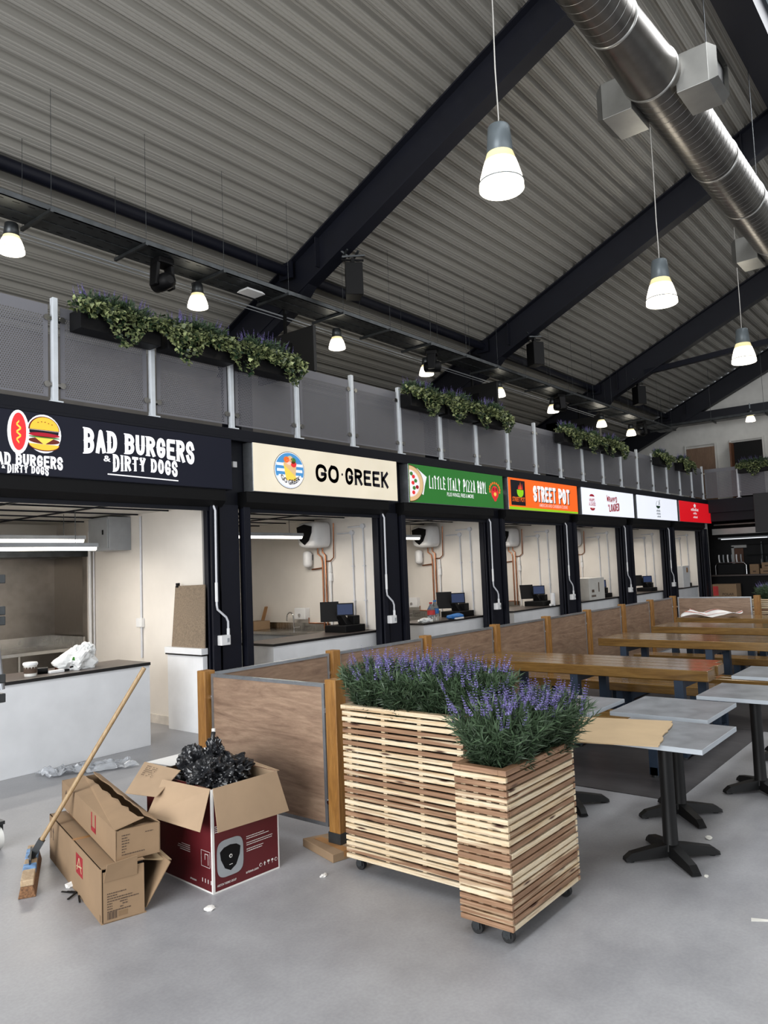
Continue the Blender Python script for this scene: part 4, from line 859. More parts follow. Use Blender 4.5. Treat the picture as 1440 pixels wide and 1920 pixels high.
t = thing('electrical_enclosure', 'grey electrical cabinet high on the right wall of the burger stall', 'electrical cabinet', (6.2, 10.3, 2.47)); MB().box(6.02, 6.378, 10.0, 10.55, 2.47, 2.96).build('cabinet', 'greyplastic', t, .006); MB().box(6.0, 6.02, 10.02, 10.53, 2.5, 2.94).build('door', 'greyplastic', t, .004); MB().box(5.992, 6.0, 10.12, 10.15, 2.70, 2.77).build('latch', 'black', t)
t = thing('wall_conduit', 'white conduit with square switch on the right wall of the burger stall', 'conduit', (6.36, 9.74, 1), 'white conduits on the stall walls'); MB().tube([(6.36, 9.73, 2.95), (6.36, 9.74, .9)], .016).build('tube', 'conduit', t); MB().box(6.32, 6.378, 9.68, 9.82, 1.34, 1.47).build('switch_box', 'plastic', t, .008)
t = thing('wall_conduit', 'pair of white waste pipes in the rear corner of the burger stall', 'pipe', (6.36, 11.08, 1), 'white conduits on the stall walls'); MB().tube([(6.33, 10.5, 2.86), (6.33, 11.02, 2.86), (6.33, 11.08, 2.8), (6.33, 11.08, .2)], .028).build('tube', 'plastic', t); MB().tube([(6.35, 11.0, 2.5), (6.35, 11.0, .9)], .012).build('thin_tube', 'conduit', t)
t = thing('return_cabinet', 'low white cabinet against the right wall of the burger stall', 'cabinet', (6.3, 8.65, 0)); MB().box(6.22, 6.295, 8.15, 8.36, 0, 1.0).box(6.22, 6.376, 8.36, 8.92, 0, 1.0).build('body', 'whitelam', t, .003); MB().box(6.2, 6.296, 8.145, 8.345, 1.0, 1.02).box(6.2, 6.376, 8.345, 8.94, 1.0, 1.02).build('dark_top', 'cedge', t); MB().box(6.195, 6.296, 8.14, 8.34, 1.02, 1.10).box(6.195, 6.376, 8.34, 8.95, 1.02, 1.10).build('white_top', 'whitelam', t)
t = thing('chipboard_sheet', 'brown chipboard sheet leaning on the low white cabinet by the first column', 'board', (6.3, 8.6, 1.1)); MB().hexa([(6.255, 8.15, 1.10), (6.27, 8.15, 1.10), (6.27, 8.87, 1.10), (6.255, 8.87, 1.10)], [(6.275, 8.15, 1.93), (6.29, 8.15, 1.93), (6.29, 8.79, 1.92), (6.275, 8.79, 1.92)]).build('sheet', 'hessian', t); MB().box(6.26, 6.30, 8.72, 8.76, 1.9, 1.96).build('clip', 'black', t)
# things on the burger counter
def bagmesh():
    vs, fs = crumple(1, 3, 4, .3, 1.1); out = []
    for x, y, z in vs:
        z2 = max(z, -.55); sx = 1-.35*max(0, z2); out.append((x*.235*sx+.07*max(0, z2), y*.16*sx, (z2+.55)*.17))
    return MB().add(out, fs, .5, False)
t = thing('carrier_bag', 'crumpled white carrier bag on the burger counter', 'bag', (5.0, 8.75, ZC)); mb = bagmesh(); mb.v = [(x+4.72, y+8.60, z+ZC) for x, y, z in mb.v]; mb.build('bag', 'wbag', t)
mb = MB(); vs, fs = crumple(1, 8, 4, .3, 1.2); mb.add([(x*.09+4.87, y*.07+8.60, z*.10+ZC+.20) for x, y, z in vs], fs).build('handles', 'wbag', t); MB().slab([(4.60, 8.465, ZC+.12), (4.67, 8.45, ZC+.10), (4.68, 8.455, ZC+.14), (4.62, 8.475, ZC+.155)], .004).build('logo', 'green', t)
t = thing('paint_tub', 'small white plastic tub with lid on the burger counter', 'tub', (4.13, 8.5, ZC)); MB().lathe([(.062, 0), (.07, .12)], (4.13, 8.5, ZC), 24).build('tub', 'tub', t); MB().lathe([(.078, .12), (.08, .14), (.07, .15)], (4.13, 8.5, ZC), 24).build('lid', 'plastic', t); MB().lathe([(.0675, .03), (.0705, .10)], (4.13, 8.5, ZC), 12, caps=False).build('label', 'ink', t)
t = thing('silicone_bottle', 'brown bottle lying beside the white bag on the counter', 'bottle', (4.58, 8.6, ZC)); MB().cyl((4.5, 8.66, ZC+.042), (4.64, 8.57, ZC+.042), .042).build('bottle', 'brown', t); MB().cyl((4.64, 8.57, ZC+.042), (4.72, 8.52, ZC+.042), .04).build('cap', 'black', t)
t = thing('paint_brush', 'paint brush lying beside the white tub on the counter', 'brush', (4.3, 8.5, ZC)); MB().cyl((4.24, 8.56, ZC+.035), (4.34, 8.52, ZC+.035), .035).build('grip', 'black', t); MB().box(4.33, 4.50, 8.44, 8.50, ZC, ZC+.03).build('head', 'plastic', t, .006); MB().box(4.5, 4.56, 8.445, 8.495, ZC+.004, ZC+.026).build('tip', 'black', t)
# things on the other counters
def bottle(t, x, y, r, h, m, lab):
    MB().lathe([(r*.9, 0), (r, .02), (r, h*.62), (r*.38, h*.86), (r*.36, h*.93)], (x, y, ZC), 18).build('bottle', m, t); MB().lathe([(r*.42, h*.92), (r*.42, h)], (x, y, ZC), 14).build('cap', 'redlabel' if lab else 'bluepack', t)
    MB().lathe([(r*1.01, h*.34), (r*1.01, h*.58)], (x, y, ZC), 18, caps=False).build('label', 'redlabel' if lab else 'bluepack', t)
t = thing('drinks_bottle', 'clear bottle with red label on the pizza counter', 'bottle', (11.83, 8.5, ZC), 'bottles on the pizza counter'); bottle(t, 11.83, 8.5, .075, .36, 'clear', True)
t = thing('drinks_bottle', 'clear bottle with blue cap on the pizza counter', 'bottle', (12.03, 8.55, ZC), 'bottles on the pizza counter'); bottle(t, 12.03, 8.55, .075, .39, 'clear', False)
t = thing('wipes_packet', 'blue and white packet in front of the till on the pizza counter', 'packet', (12.5, 8.38, ZC)); vs, fs = crumple(1, 5, 3, .25, 1.2); MB().add([(x*.24+12.5, y*.12+8.40, max(z, -.8)*.055+ZC+.046) for x, y, z in vs], fs, .5, True).build('packet', 'bluepack', t); MB().box(12.36, 12.62, 8.28, 8.33, ZC, ZC+.03).build('flap', 'plastic', t)
vs, fs = crumple(1, 6, 3, .4, 2); solo(MB().add([(x*.16+11.55, y*.1+8.45, max(z, -.6)*.05+ZC+.031) for x, y, z in vs], fs), 'plastic_wrap', 'wbag', 'crumpled clear wrapping on the left end of the pizza counter', 'wrapping', None, (11.55, 8.45, ZC))
t = thing('paper_roll', 'white roll standing before the till on the orange-sign counter', 'roll', (16.56, 8.34, ZC)); MB().lathe([(.055, 0), (.055, .3)], (16.56, 8.33, ZC), 18).build('roll', 'plastic', t); MB().cyl((16.36, 8.3, ZC+.03), (16.48, 8.3, ZC+.03), .03).build('small_roll', 'plastic', t)
t = thing('carton', 'large pale grey carton on the wrap stall counter', 'box', (18.9, 8.6, ZC)); MB().box(18.62, 19.6, 8.32, 8.86, ZC, ZC+.57).build('carton', 'cartongrey', t, .006)
mk = MB()
for q in range(4): mk.box(18.75+.07*q, 18.80+.07*q, 8.315, 8.32, ZC+.08, ZC+.13)
mk.box(18.78, 18.92, 8.315, 8.32, ZC+.2, ZC+.27).box(19.2, 19.25, 8.315, 8.32, ZC+.2, ZC+.45); mk.build('print', 'ink', t)
t = thing('carton', 'tall white carton on the red-sign stall counter', 'box', (26.4, 8.5, ZC)); MB().box(26.1, 26.75, 8.3, 8.85, ZC, ZC+.72).build('carton', 'plastic', t, .006); MB().box(26.45, 26.6, 8.295, 8.30, ZC+.5, ZC+.66).build('print', 'tape', t)
t = thing('mop_box', 'small brown carton with green print on the sink in the cream-sign stall', 'box', (9.75, 11.3, .98)); MB().box(9.55, 9.95, 10.95, 11.3, .982, 1.14).build('carton', 'card', t, .004); MB().box(9.545, 9.55, 11.0, 11.2, 1.0, 1.08).build('print', 'leaf', t)
t = thing('paper_strip', 'folded strip of cardboard standing behind the cream-sign sink', 'cardboard', (9.98, 11.15, 1.1)); MB().bar((9.98, 11.25, .99), (10.02, 11.12, 1.40), .1, .02).build('strip', 'tape', t)
# ================================================================== FAR END: GABLE DOORS, BAR
t = MB().box(31.40, 31.49, 8.45, 9.53, 4.0, 6.36); struct(t, 'door_1', 'doorwood')
struct(MB().box(31.44, 31.49, 6.72, 7.82, 4.0, 6.40), 'doorway_shade', 'black'); struct(MB().box(31.0, 31.43, 7.74, 7.80, 4.02, 6.36), 'door_3', 'reddoor')  # black slab stands in for the shade of the open doorway, leaf ajar
fr = MB()
for (a, b) in ((8.45, 9.53), (6.72, 7.82)): fr.box(31.42, 31.495, a-.07, a, 4, 6.46).box(31.42, 31.495, b, b+.07, 4, 6.46).box(31.42, 31.495, a-.07, b+.07, 6.461, 6.53)
struct(fr, 'trim_20', 'plaster')
struct(MB().box(28.16, 28.34, -9, 7.95, 3.55, 4.02), 'trim_21', 'facia', .004); struct(MB().box(28.36, 28.5, -9, 8.04, 3.25, 3.56), 'trim_22', 'facia')
struct(MB().box(31.3, 31.49, -9, 12, 0, 3.86), 'wall_bar', 'darkwall'); struct(MB().box(28.5, 31.3, -9, 8.04, 3.3, 3.36), 'ceiling_bar', 'black')
solo(MB().cyl((29.0, 8.0, 3.14), (29.0, -6, 3.14), .08, n=18), 'bar_duct_pipe', 'duct', 'shiny round pipe running above the bar under the far balcony', 'pipe', None, (29, 5, 3.14))
solo(MB().box(28.75, 29.05, -6, 8.02, 2.78, 2.99), 'bar_duct', 'damper', 'flat grey rectangular duct above the bar', 'duct', None, (28.9, 5, 2.78))
t = thing('bar_strip_light', 'thin white light bar slanting above the bar', 'strip light', (29.4, 7.3, 2.6)); MB().box(29.36, 29.44, 6.3, 8.0, 2.63, 2.68).build('body', 'greyplastic', t); MB().box(29.37, 29.43, 6.35, 7.9, 2.605, 2.63).build('diffuser', 'ledbar', t)
t = thing('bar_counter', 'long dark bar counter under the far balcony', 'bar counter', (29.6, 4, 0)); MB().box(29.4, 30.0, -6, 8.3, 0, 1.27).build('front', 'black', t); MB().box(29.25, 30.05, -6, 8.3, 1.27, 1.33).build('top', 'ctop', t, .004)
t = thing('beer_font', 'black bridge of beer taps with chrome rail on the bar', 'beer taps', (29.5, 7.6, 1.33)); MB().box(29.45, 29.62, 7.15, 8.12, 1.33, 1.72).build('bridge', 'black', t, .02); MB().tube([(29.42, 7.12, 1.33), (29.42, 7.12, 1.66), (29.42, 7.2, 1.76), (29.42, 8.1, 1.76), (29.42, 8.18, 1.66), (29.42, 8.18, 1.33)], .018).build('rail', 'chrome', t)
for q in range(6): MB().tube([(29.45, 7.28+.15*q, 1.78), (29.40, 7.28+.15*q, 1.92), (29.42, 7.28+.15*q, 2.05)], .025).build('tap_handle', 'plastic' if q % 2 else 'greyplastic', t)
bx = [((29.45, 29.75, 6.72, 7.02, 1.33, 1.68), 'small carton beside the beer taps'), ((29.45, 29.8, 5.9, 6.68, 1.33, 1.52), 'flat carton, bottom of the stack on the bar'), ((29.45, 29.8, 5.8, 6.62, 1.523, 1.73), 'carton in the middle of the stack on the bar'), ((29.45, 29.8, 5.5, 6.2, 1.733, 1.97), 'carton on top of the stack on the bar')]
for b, l in bx:
    t = thing('carton', 'brown '+l, 'box', ((b[0]+b[1])/2, (b[2]+b[3])/2, b[4]), 'cartons on the bar'); MB().box(*b).build('carton', 'card', t, .004); MB().box(b[0]-.003, b[0], b[2]+.1, b[3]-.1, b[4]+.07, b[4]+.11).build('print', 'ink', t)
t = thing('carton', 'brown carton with black lettering standing on the floor before the bar', 'box', (28.7, 7.7, 0)); MB().box(28.4, 29.0, 7.25, 8.05, .55, 1.02).build('carton', 'card', t, .004); MB().box(28.42, 28.98, 7.27, 8.03, 0, .548).build('lower_carton', 'carddark', t)
mb = MB(); put_text(mb, 'POLAR', (28.397, 7.72, .62), -Y, Z, .38, .09, .02); mb.build('lettering', 'ink', t); MB().box(28.396, 28.4, 7.85, 8.03, .62, .95).build('red_label', 'redlabel', t)
for q, yy in enumerate((6.9, 6.05, 4.9)): solo(MB().box(31.0, 31.06, yy, yy+.05, 1.0, 2.5), 'shelf_upright', 'galv', 'grey back-bar shelf upright, %s from the stalls' % ordw[q], 'shelf upright', 'back bar uprights', (31.03, yy, 1))
t = thing('back_bar', 'dark shelving behind the bar', 'shelves', (31, 4, 0)); MB().box(30.9, 31.28, -5, 7.45, 0, 1.2).build('cabinet', 'black', t)
for zz in (1.6, 2.0, 2.4): MB().box(30.98, 31.28, -5, 7.45, zz, zz+.03).build('shelf', 'black', t)
for q in range(12): 
    tt = thing('spirit_bottle', 'bottle on the dark shelf behind the bar', 'bottle', (31.1, 5.2+q*.16, 1.63), 'bottles behind the bar'); MB().lathe([(.04, 0), (.042, .18), (.016, .24), (.016, .3)], (31.1, 5.2+q*.16, 1.63), 10).build('bottle', ['brown', 'clear', 'tub'][q % 3], tt)
t = thing('menu_screen', 'large black menu screen hanging in front of the far balcony', 'screen', (27.6, 5.0, 2.75)); MB().box(27.5, 27.62, 3.6, 6.29, 2.76, 4.06).build('panel', 'screen', t, .01); MB().box(27.62, 28.16, 4.2, 4.3, 3.7, 3.8).box(27.62, 28.16, 5.6, 5.7, 3.7, 3.8).build('arm', 'black', t)
t = thing('bar_doorway', 'white painted frame with brown door beside the beer taps', 'doorway', (31.2, 8.3, 0)); MB().box(31.2, 31.28, 7.95, 8.04, 0, 2.35).box(31.2, 31.28, 7.5, 8.04, 2.3, 2.4).build('frame', 'plaster', t); MB().box(31.2, 31.25, 7.62, 7.94, 0, 2.28).build('door_leaf', 'reddoor', t)
# ================================================================== TIMBER SCREENS ROUND THE SEATING
def screen_panel(label, a, b, z0=.15, z1=1.20, mat='walnutx'):
    """a framed board between two floor points"""
    a = Vector((a[0], a[1], 0)); b = Vector((b[0], b[1], 0)); c = (a+b)/2; L = (b-a).length; d = (b-a).normalized(); n = Vector((-d.y, d.x, 0))
    t = thing('timber_screen', label, 'screen panel', (c.x, c.y, z0), 'wood panels of the seating screen')
    def P(s, o, z): return c+d*s+n*o+Z*z
    def bx(mb, s0, s1, o, z0_, z1_): return mb.hexa([P(s0, -o, z0_), P(s1, -o, z0_), P(s1, o, z0_), P(s0, o, z0_)], [P(s0, -o, z1_), P(s1, -o, z1_), P(s1, o, z1_), P(s0, o, z1_)])
    h = L/2; bx(MB(), -h+.015, h-.015, .011, z0+.015, z1-.015).build('board', mat, t)
    fr = MB(); w_ = .026
    bx(fr, -h, h, .017, z1-w_, z1); bx(fr, -h, h, .017, z0, z0+w_); bx(fr, -h, -h+w_, .017, z0+w_, z1-w_); bx(fr, h-w_, h, .017, z0+w_, z1-w_); fr.build('frame', 'alu', t)
    bl = MB()
    for s in (-1, 1):
        for z_ in (z0+.18, z1-.2): p = P(s*(h+.012), 0, z_); bl.cyl(p-n*.02, p+n*.02, .016, n=10)
    bl.build('bolt', 'chrome', t)
def screen_post(label, x, y, z0=.012, z1=1.225):
    t = thing('screen_post', label, 'post', (x, y, 0), 'pine posts of the seating screen')
    MB().box(x-.055, x+.055, y-.055, y+.055, z0+.03, z1).build('post', 'pine', t, .005); MB().box(x-.06, x+.06, y-.06, y+.06, 0.0 if z0 < .02 else z0, z0+.075).build('foot_shoe', 'galv', t)
PXs = [4.19, 5.81, 7.44, 9.06, 10.57, 12.05, 13.55, 15.0, 16.35]; PY = 5.45
screen_post('pine screen post at the corner behind the red carton', PXs[0], PY)
pl = ['behind the large near panel', 'behind the lavender of the long planter', 'behind the front timber table', 'second before the pizza stall', 'in front of the orange-sign stall', 'in front of the wrap stall', 'in front of the white-sign stall', 'at the far corner of the screen']
for k in range(1, 9): screen_post('pine screen post, %s from the near corner, %s' % (['', 'second', 'third', 'fourth', 'fifth', 'sixth', 'seventh', 'eighth', 'ninth'][k], pl[k-1]), PXs[k], PY-.0)
ws = ['in front of the cream-sign column', 'in front of the cream-sign counter', 'in front of the pizza stall', 'fourth along the row', 'fifth along the row', 'sixth along the row', 'seventh along the row', 'last along the row before the corner']
for k in range(8): screen_panel('walnut screen panel with grey frame, '+ws[k], (PXs[k]+.075, PY), (PXs[k+1]-.075, PY))
screen_panel('large walnut screen panel facing the entrance, behind the red carton', (4.2, PY-.075), (4.2, 4.03), mat='walnut'); screen_post('pine screen post standing on a flat carton beside the long planter', 4.2, 3.93, .062, 1.24)
screen_panel('walnut screen panel closing the far end of the seating', (16.42, PY-.08), (16.42, 3.92), mat='walnut'); screen_post('pine screen post next to the far slatted planter', 16.42, 3.82)
t = thing('flat_carton', 'flat brown carton on the floor under the pine post', 'box', (4.2, 3.98, 0)); MB().hexa([(3.98, 3.80, 0), (4.32, 3.72, 0), (4.44, 4.06, 0), (4.10, 4.22, 0)], [(3.98, 3.80, .058), (4.32, 3.72, .058), (4.44, 4.06, .058), (4.10, 4.22, .058)]).build('carton', 'card', t, .004)
MB().slab([(4.07, 3.778, .0595), (4.13, 3.765, .0595), (4.20, 4.12, .0595), (4.14, 4.14, .0595)], .001).slab([(4.068, 3.775, .02), (4.13, 3.76, .02), (4.13, 3.76, .0595), (4.068, 3.775, .0595)], .001).build('tape', 'tape', t)
# ================================================================== SLATTED PLANTERS
def planter(label, x0, x1, y0, y1, z1, n, gap, group='slatted planters on castors'):
    t = thing('slatted_planter', label, 'planter', ((x0+x1)/2, (y0+y1)/2, 0), group); z0 = .09; p = (z1-.03-z0)/n; rnd = random.Random(int(x0*100))
    mb = MB(); T = .022
    def bevbox(a, b, c, d, e, f, tn):
        mb.box(a, b, c, d, e, f, tn)
    for i in range(n):
        za = z0+i*p; zb = za+p*(1-gap)
        for side in range(4):
            tn = rnd.choice([0, .1, .1, .2, .3, .42, .5]) if gap < .26 else rnd.choice([0, 0, .05, .1, .1, .15, .35, .5])
            j = rnd.uniform(-.002, .002)
            if side == 0: mb.box(x0+j, x0+T+j, y0+.0, y1, za, zb, tn)
            if side == 1: mb.box(x1-T+j, x1+j, y0, y1, za, zb, tn)
            if side == 2: mb.box(x0+T+.004, x1-T-.004, y0+j, y0+T+j, za, zb, tn)
            if side == 3: mb.box(x0+T+.004, x1-T-.004, y1-T+j, y1+j, za, zb, tn)
    mb.build('slats', 'slat', t, .003)
    r = MB(); rw = .045
    for (a, b, c, d) in ((x0-.006, x1+.006, y0-.006, y0+rw), (x0-.006, x1+.006, y1-rw, y1+.006), (x0-.006, x0+rw, y0+rw, y1-rw), (x1-rw, x1+.006, y0+rw, y1-rw)): r.box(a, b, c, d, z1-.03, z1, .75 if gap < .26 else .1)
    r.build('rim', 'slat', t, .003)
    s = MB()
    for x in (x0+T, x1-T-.03):
        for q in range(4): yy = y0+.03+(y1-y0-.09)*q/3; s.box(x, x+.03, yy, yy+.03, z0, z1-.04, .05)
    s.build('batten', 'slat', t)
    if gap < .26: MB().box(x0+T+.031, x1-T-.031, y0+T+.006, y1-T-.006, z0+.01, z1-.06).build('gap_shade_block', 'black', t)  # added black block: shade between the slats put into its colour
    else: MB().box(x0+.10, x1-.10, y0+T+.03, y1-T-.03, z0+.01, z1-.06).build('gap_shade_block', 'black', t)
    for (cx, cy) in ((x0+.07, y0+.07), (x0+.07, y1-.07), (x1-.07, y0+.07), (x1-.07, y1-.07)):
        c = MB().cyl((cx-.015, cy, .036), (cx+.015, cy, .036), .036, n=18).build('castor', 'rubber', t); MB().box(cx-.025, cx-.018, cy-.022, cy+.022, .03, .09).box(cx+.018, cx+.025, cy-.022, cy+.022, .03, .09).box(cx-.03, cx+.03, cy-.03, cy+.03, .08, .09).cyl((cx-.026, cy, .036), (cx+.026, cy, .036), .012).build('fork', 'galv', c)
    return t
planter('narrow slatted wooden planter on castors, nearest the viewer', 3.625, 4.46, 2.16, 2.495, .935, 22, .25)
planter('tall wide slatted wooden planter with open gaps, behind the narrow one', 3.945, 4.36, 2.64, 3.635, 1.118, 25, .30)
planter('far slatted planter at the end of the seating area', 16.9, 17.4, 2.6, 4.05, 1.12, 25, .30)
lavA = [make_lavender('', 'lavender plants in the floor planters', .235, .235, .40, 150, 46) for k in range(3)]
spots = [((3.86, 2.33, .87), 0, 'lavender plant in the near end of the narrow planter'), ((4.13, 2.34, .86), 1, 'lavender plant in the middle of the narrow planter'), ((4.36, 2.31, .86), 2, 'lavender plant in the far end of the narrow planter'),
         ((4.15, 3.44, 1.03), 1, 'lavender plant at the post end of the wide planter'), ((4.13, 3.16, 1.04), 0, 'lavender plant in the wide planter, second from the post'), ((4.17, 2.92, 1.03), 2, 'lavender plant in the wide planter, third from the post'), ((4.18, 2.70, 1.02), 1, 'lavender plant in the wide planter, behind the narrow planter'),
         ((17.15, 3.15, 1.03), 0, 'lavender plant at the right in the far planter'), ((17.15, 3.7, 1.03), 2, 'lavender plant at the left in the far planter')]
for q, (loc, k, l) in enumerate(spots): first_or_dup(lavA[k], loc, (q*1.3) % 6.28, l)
# ================================================================== PEDESTAL TABLES
pd = thing('pedestal_table', '', 'table', (0, 0, 0), 'grey pedestal tables')
MB().box(-.39, .39, -.37, .37, .815, .848).build('table_top', 'conc', pd, .002)
eg = MB()
for (a, b, c, d) in ((-.392, .392, -.372, -.369), (-.392, .392, .369, .372), (-.392, -.389, -.369, .369), (.389, .392, -.369, .369)): eg.box(a, b, c, d, .816, .847)
eg.build('edge_band', 'concedge', pd)
MB().lathe([(.062, .06), (.05, .11), (.047, .40), (.047, .80)], (0, 0, 0), 28).build('column', 'sat', pd); MB().box(-.2, .2, -.03, .03, .795, .815).box(-.03, .03, -.2, .2, .795, .815).build('top_plate', 'sat', pd)
for q in range(4):
    an = math.pi/4+q*math.pi/2; d = Vector((math.cos(an), math.sin(an), 0)); s_ = Vector((-d.y, d.x, 0)); m = MB()
    def ring(r, wd, zb, zt): return [d*r-s_*wd+Z*zb, d*r+s_*wd+Z*zb, d*r+s_*wd*.75+Z*zt, d*r-s_*wd*.75+Z*zt]
    rs = [ring(.02, .045, .03, .105), ring(.12, .043, .022, .092), ring(.29, .036, .012, .062), ring(.335, .034, .008, .03)]
    for a, b in zip(rs, rs[1:]): m.add(a+b, [(0, 1, 5, 4), (1, 2, 6, 5), (2, 3, 7, 6), (3, 0, 4, 7)])
    m.add(rs[-1], [(0, 1, 2, 3)]); m.cyl(d*.29+Z*.0, d*.29+Z*.014, .022, n=12); m.build('foot', 'sat', pd)
T5 = [((5.33, 1.90), 'grey pedestal table with the cardboard sheet on it, nearest the viewer'), ((6.24, 2.13), 'grey pedestal table just behind the one with the cardboard'), ((7.22, 1.76), 'grey pedestal table to the right, cut by the picture edge'), ((8.48, 1.80), 'farthest grey pedestal table, by the end of the front bench table'), ((6.03, 2.98), 'grey pedestal table half hidden by the lavender')]
for k, ((x, y), l) in enumerate(T5):
    if k == 0: pd.location = Vector((x, y, 0))*K; pd['label'] = l
    else: dup(pd, (x, y, 0), 0, l)
mb = MB(); rr = random.Random(4); A, B = Vector((4.86, 1.78, 0)), Vector((5.66, 1.94, 0)); ln = (Vector((5.45, 2.75, 0))-B); pts = []
for i in range(17): p = A.lerp(B, i/16)+Vector((-.02, .02, 0))*rr.uniform(-.5, .5); pts.append((p.x, p.y, .852))
pts += [tuple(B+ln)[:2]+(.852,), tuple(A+ln)[:2]+(.852,)]
mb.slab(pts, .008); solo(mb, 'cardboard_sheet', 'cardlite', 'flat sheet of brown cardboard lying on the nearest grey table', 'cardboard', None, (5.2, 2.2, .852))
# ================================================================== TIMBER BENCH TABLES ON THE VINYL MAT
struct(MB().box(6.56, 9.6, 2.27, 5.36, .0, .006), 'floor_mat', 'mat')
def bench_set(k, x0, x1, y0, y1, l):
    zt, th = .905, .11; t = thing('timber_table', 'long varnished timber table, '+l, 'table', ((x0+x1)/2, (y0+y1)/2, 0), 'long timber tables')
    n = 4; wd = (x1-x0)/n; rr = random.Random(k)
    for i in range(n):
        e = rr.uniform(-.03, .05); MB().box(x0+i*wd+.003, x0+(i+1)*wd-.003, y0+(e if i < 3 else .06+e), y1+rr.uniform(-.02, .02), zt-th, zt).build('beam', 'table', t, .008)
    fx0, fx1 = x0+.06, x1-.08
    for yy in (y0+.28, (y0+y1)/2, y1-.35):
        for xx in (fx0, fx1): MB().box(xx-.045, xx+.045, yy-.045, yy+.045, .03, zt-th).build('leg', 'bluesteel', t)
        MB().box(fx0, fx1, yy-.04, yy+.04, .03, .12).build('floor_rail', 'bluesteel', t); MB().box(fx0, fx1, yy-.04, yy+.04, zt-th-.08, zt-th).build('top_rail', 'bluesteel', t)
        ft = MB()
        for xx in (fx0, fx1): ft.cyl((xx, yy, .006), (xx, yy, .03), .035, n=12)
        ft.build('levelling_foot', 'galv', t)
    for s, (bx0, bx1) in ((0, (x0-.78, x0-.38)), (1, (x1+.34, x1+.74)))[(1 if k > 2 else 0):]:
        b = thing('timber_bench', 'varnished timber bench on the %s side of the %s' % (('near', 'far')[s], l), 'bench', ((bx0+bx1)/2, (y0+y1)/2, 0), 'long timber benches')
        for i in range(2): w2 = (bx1-bx0)/2; MB().box(bx0+i*w2+.003, bx0+(i+1)*w2-.003, y0+.06+.03*i, y1-.02*i, .43, .53).build('beam', 'table', b, .008)
        for yy in (y0+.3, (y0+y1)/2, y1-.4):
            for xx in (bx0+.06, bx1-.06): MB().box(xx-.04, xx+.04, yy-.04, yy+.04, .03, .43).build('leg', 'bluesteel', b)
            MB().box(bx0+.02, bx1-.02, yy-.035, yy+.035, .03, .10).build('floor_rail', 'bluesteel', b)
            fm = MB()
            for xx in (bx0+.06, bx1-.06): fm.cyl((xx, yy, .006), (xx, yy, .03), .035, n=12)
            fm.build('levelling_foot', 'galv', b)
bench_set(1, 7.9, 8.80, 2.36, 5.2, 'front table on the dark mat')
struct(MB().box(9.62, 16.3, 1.0, 5.36, .0, .006), 'floor_mat_far', 'mat')
bench_set(2, 10.66, 11.6, 1.6, 4.66, 'second table of the four'); bench_set(3, 12.72, 13.6, 1.6, 4.62, 'third table of the four'); bench_set(4, 14.62, 15.5, 1.6, 4.86, 'farthest table, under the white banner')
# folded banner on the farthest table
mb = MB(); n, m_ = 26, 10
def bz_(i, j, top): u = i/n; v = j/m_; return (14.72+.62*v+.05*math.sin(u*9), 4.78-.95*u+.03*math.sin(v*7), .908+.012+(.05*abs(math.sin(u*5.2+v*2))+.05*(v > .5)*math.sin(u*3.1)**2+.10*max(0, u-.8)*5*.4+.12*max(0, .18-u)*3*v)*1.0+top)
vs = [bz_(i, j, 0) for i in range(n+1) for j in range(m_+1)]; fs = [(i*(m_+1)+j, (i+1)*(m_+1)+j, (i+1)*(m_+1)+j+1, i*(m_+1)+j+1) for i in range(n) for j in range(m_)]
t = thing('folded_banner', 'folded white banner with pink stripes lying on the farthest timber table', 'banner', (15.0, 4.3, .905)); mb.add(vs, fs, .5, True); o = mb.build('cloth', 'cloth', t); md = o.modifiers.new('thick', 'SOLIDIFY'); md.thickness = .012*K
st = MB()
for j0 in (4, 8):
    vs = [bz_(i, j0+d, .007) for i in range(n+1) for d in (0, .9)]; st.add(vs, [(2*i, 2*i+2, 2*i+3, 2*i+1) for i in range(n)], .5, True)
st.build('stripe', 'clothred', t)
# ================================================================== CARTONS, BROOM AND RUBBISH
def frame_(o, yaw): return Matrix.Translation(Vector(o)) @ Matrix.Rotation(yaw, 4, 'Z')
# long lower carton: local x = width, y = length
ang = -math.atan2(.38, 1.36)
t = thing('long_carton', 'long brown carton on the floor with a dark red printed square, under the other', 'box', (2.52, 4.315, 0))
F = frame_((2.515, 4.315, 0), ang); W_, L_, H_ = .27, 1.40, .318; T_ = .006
def part(name, mat, mb, par, bev=0): return mb.xf(F).build(name, mat, par, bev)
bx = MB().box(0, W_, 0, L_, 0, T_).box(0, T_, 0, L_, T_, H_).box(0, W_, L_-T_, L_, T_, H_).box(0, W_*.98, .012, L_, H_-T_, H_).box(W_-T_, W_, .55, L_, T_, H_).box(.012, W_-.012, 0, T_, .0, H_-.02)
part('body', 'card', bx, t)
part('inside', 'black', MB().box(.01, W_-.012, .02, L_-.02, .008, H_-.012), t)  # solid black block stands in for the shade inside the open carton
part('end_flap', 'card', MB().hexa([(.015, -.004, H_-.075), (W_-.055, -.004, H_-.075), (W_-.055, .004, H_-.075), (.015, .004, H_-.075)], [(.03, -.03, H_+.03), (W_-.06, -.03, H_+.045), (W_-.06, -.022, H_+.045), (.03, -.022, H_+.03)]), t)
part('side_flap', 'card', MB().hexa([(W_+.0, .02, .02), (W_+.006, .02, .02), (W_+.006, .55, .02), (W_, .55, .02)], [(W_+.13, -.06, H_-.035), (W_+.136, -.06, H_-.035), (W_+.136, .50, H_-.02), (W_+.13, .50, H_-.02)]), t)
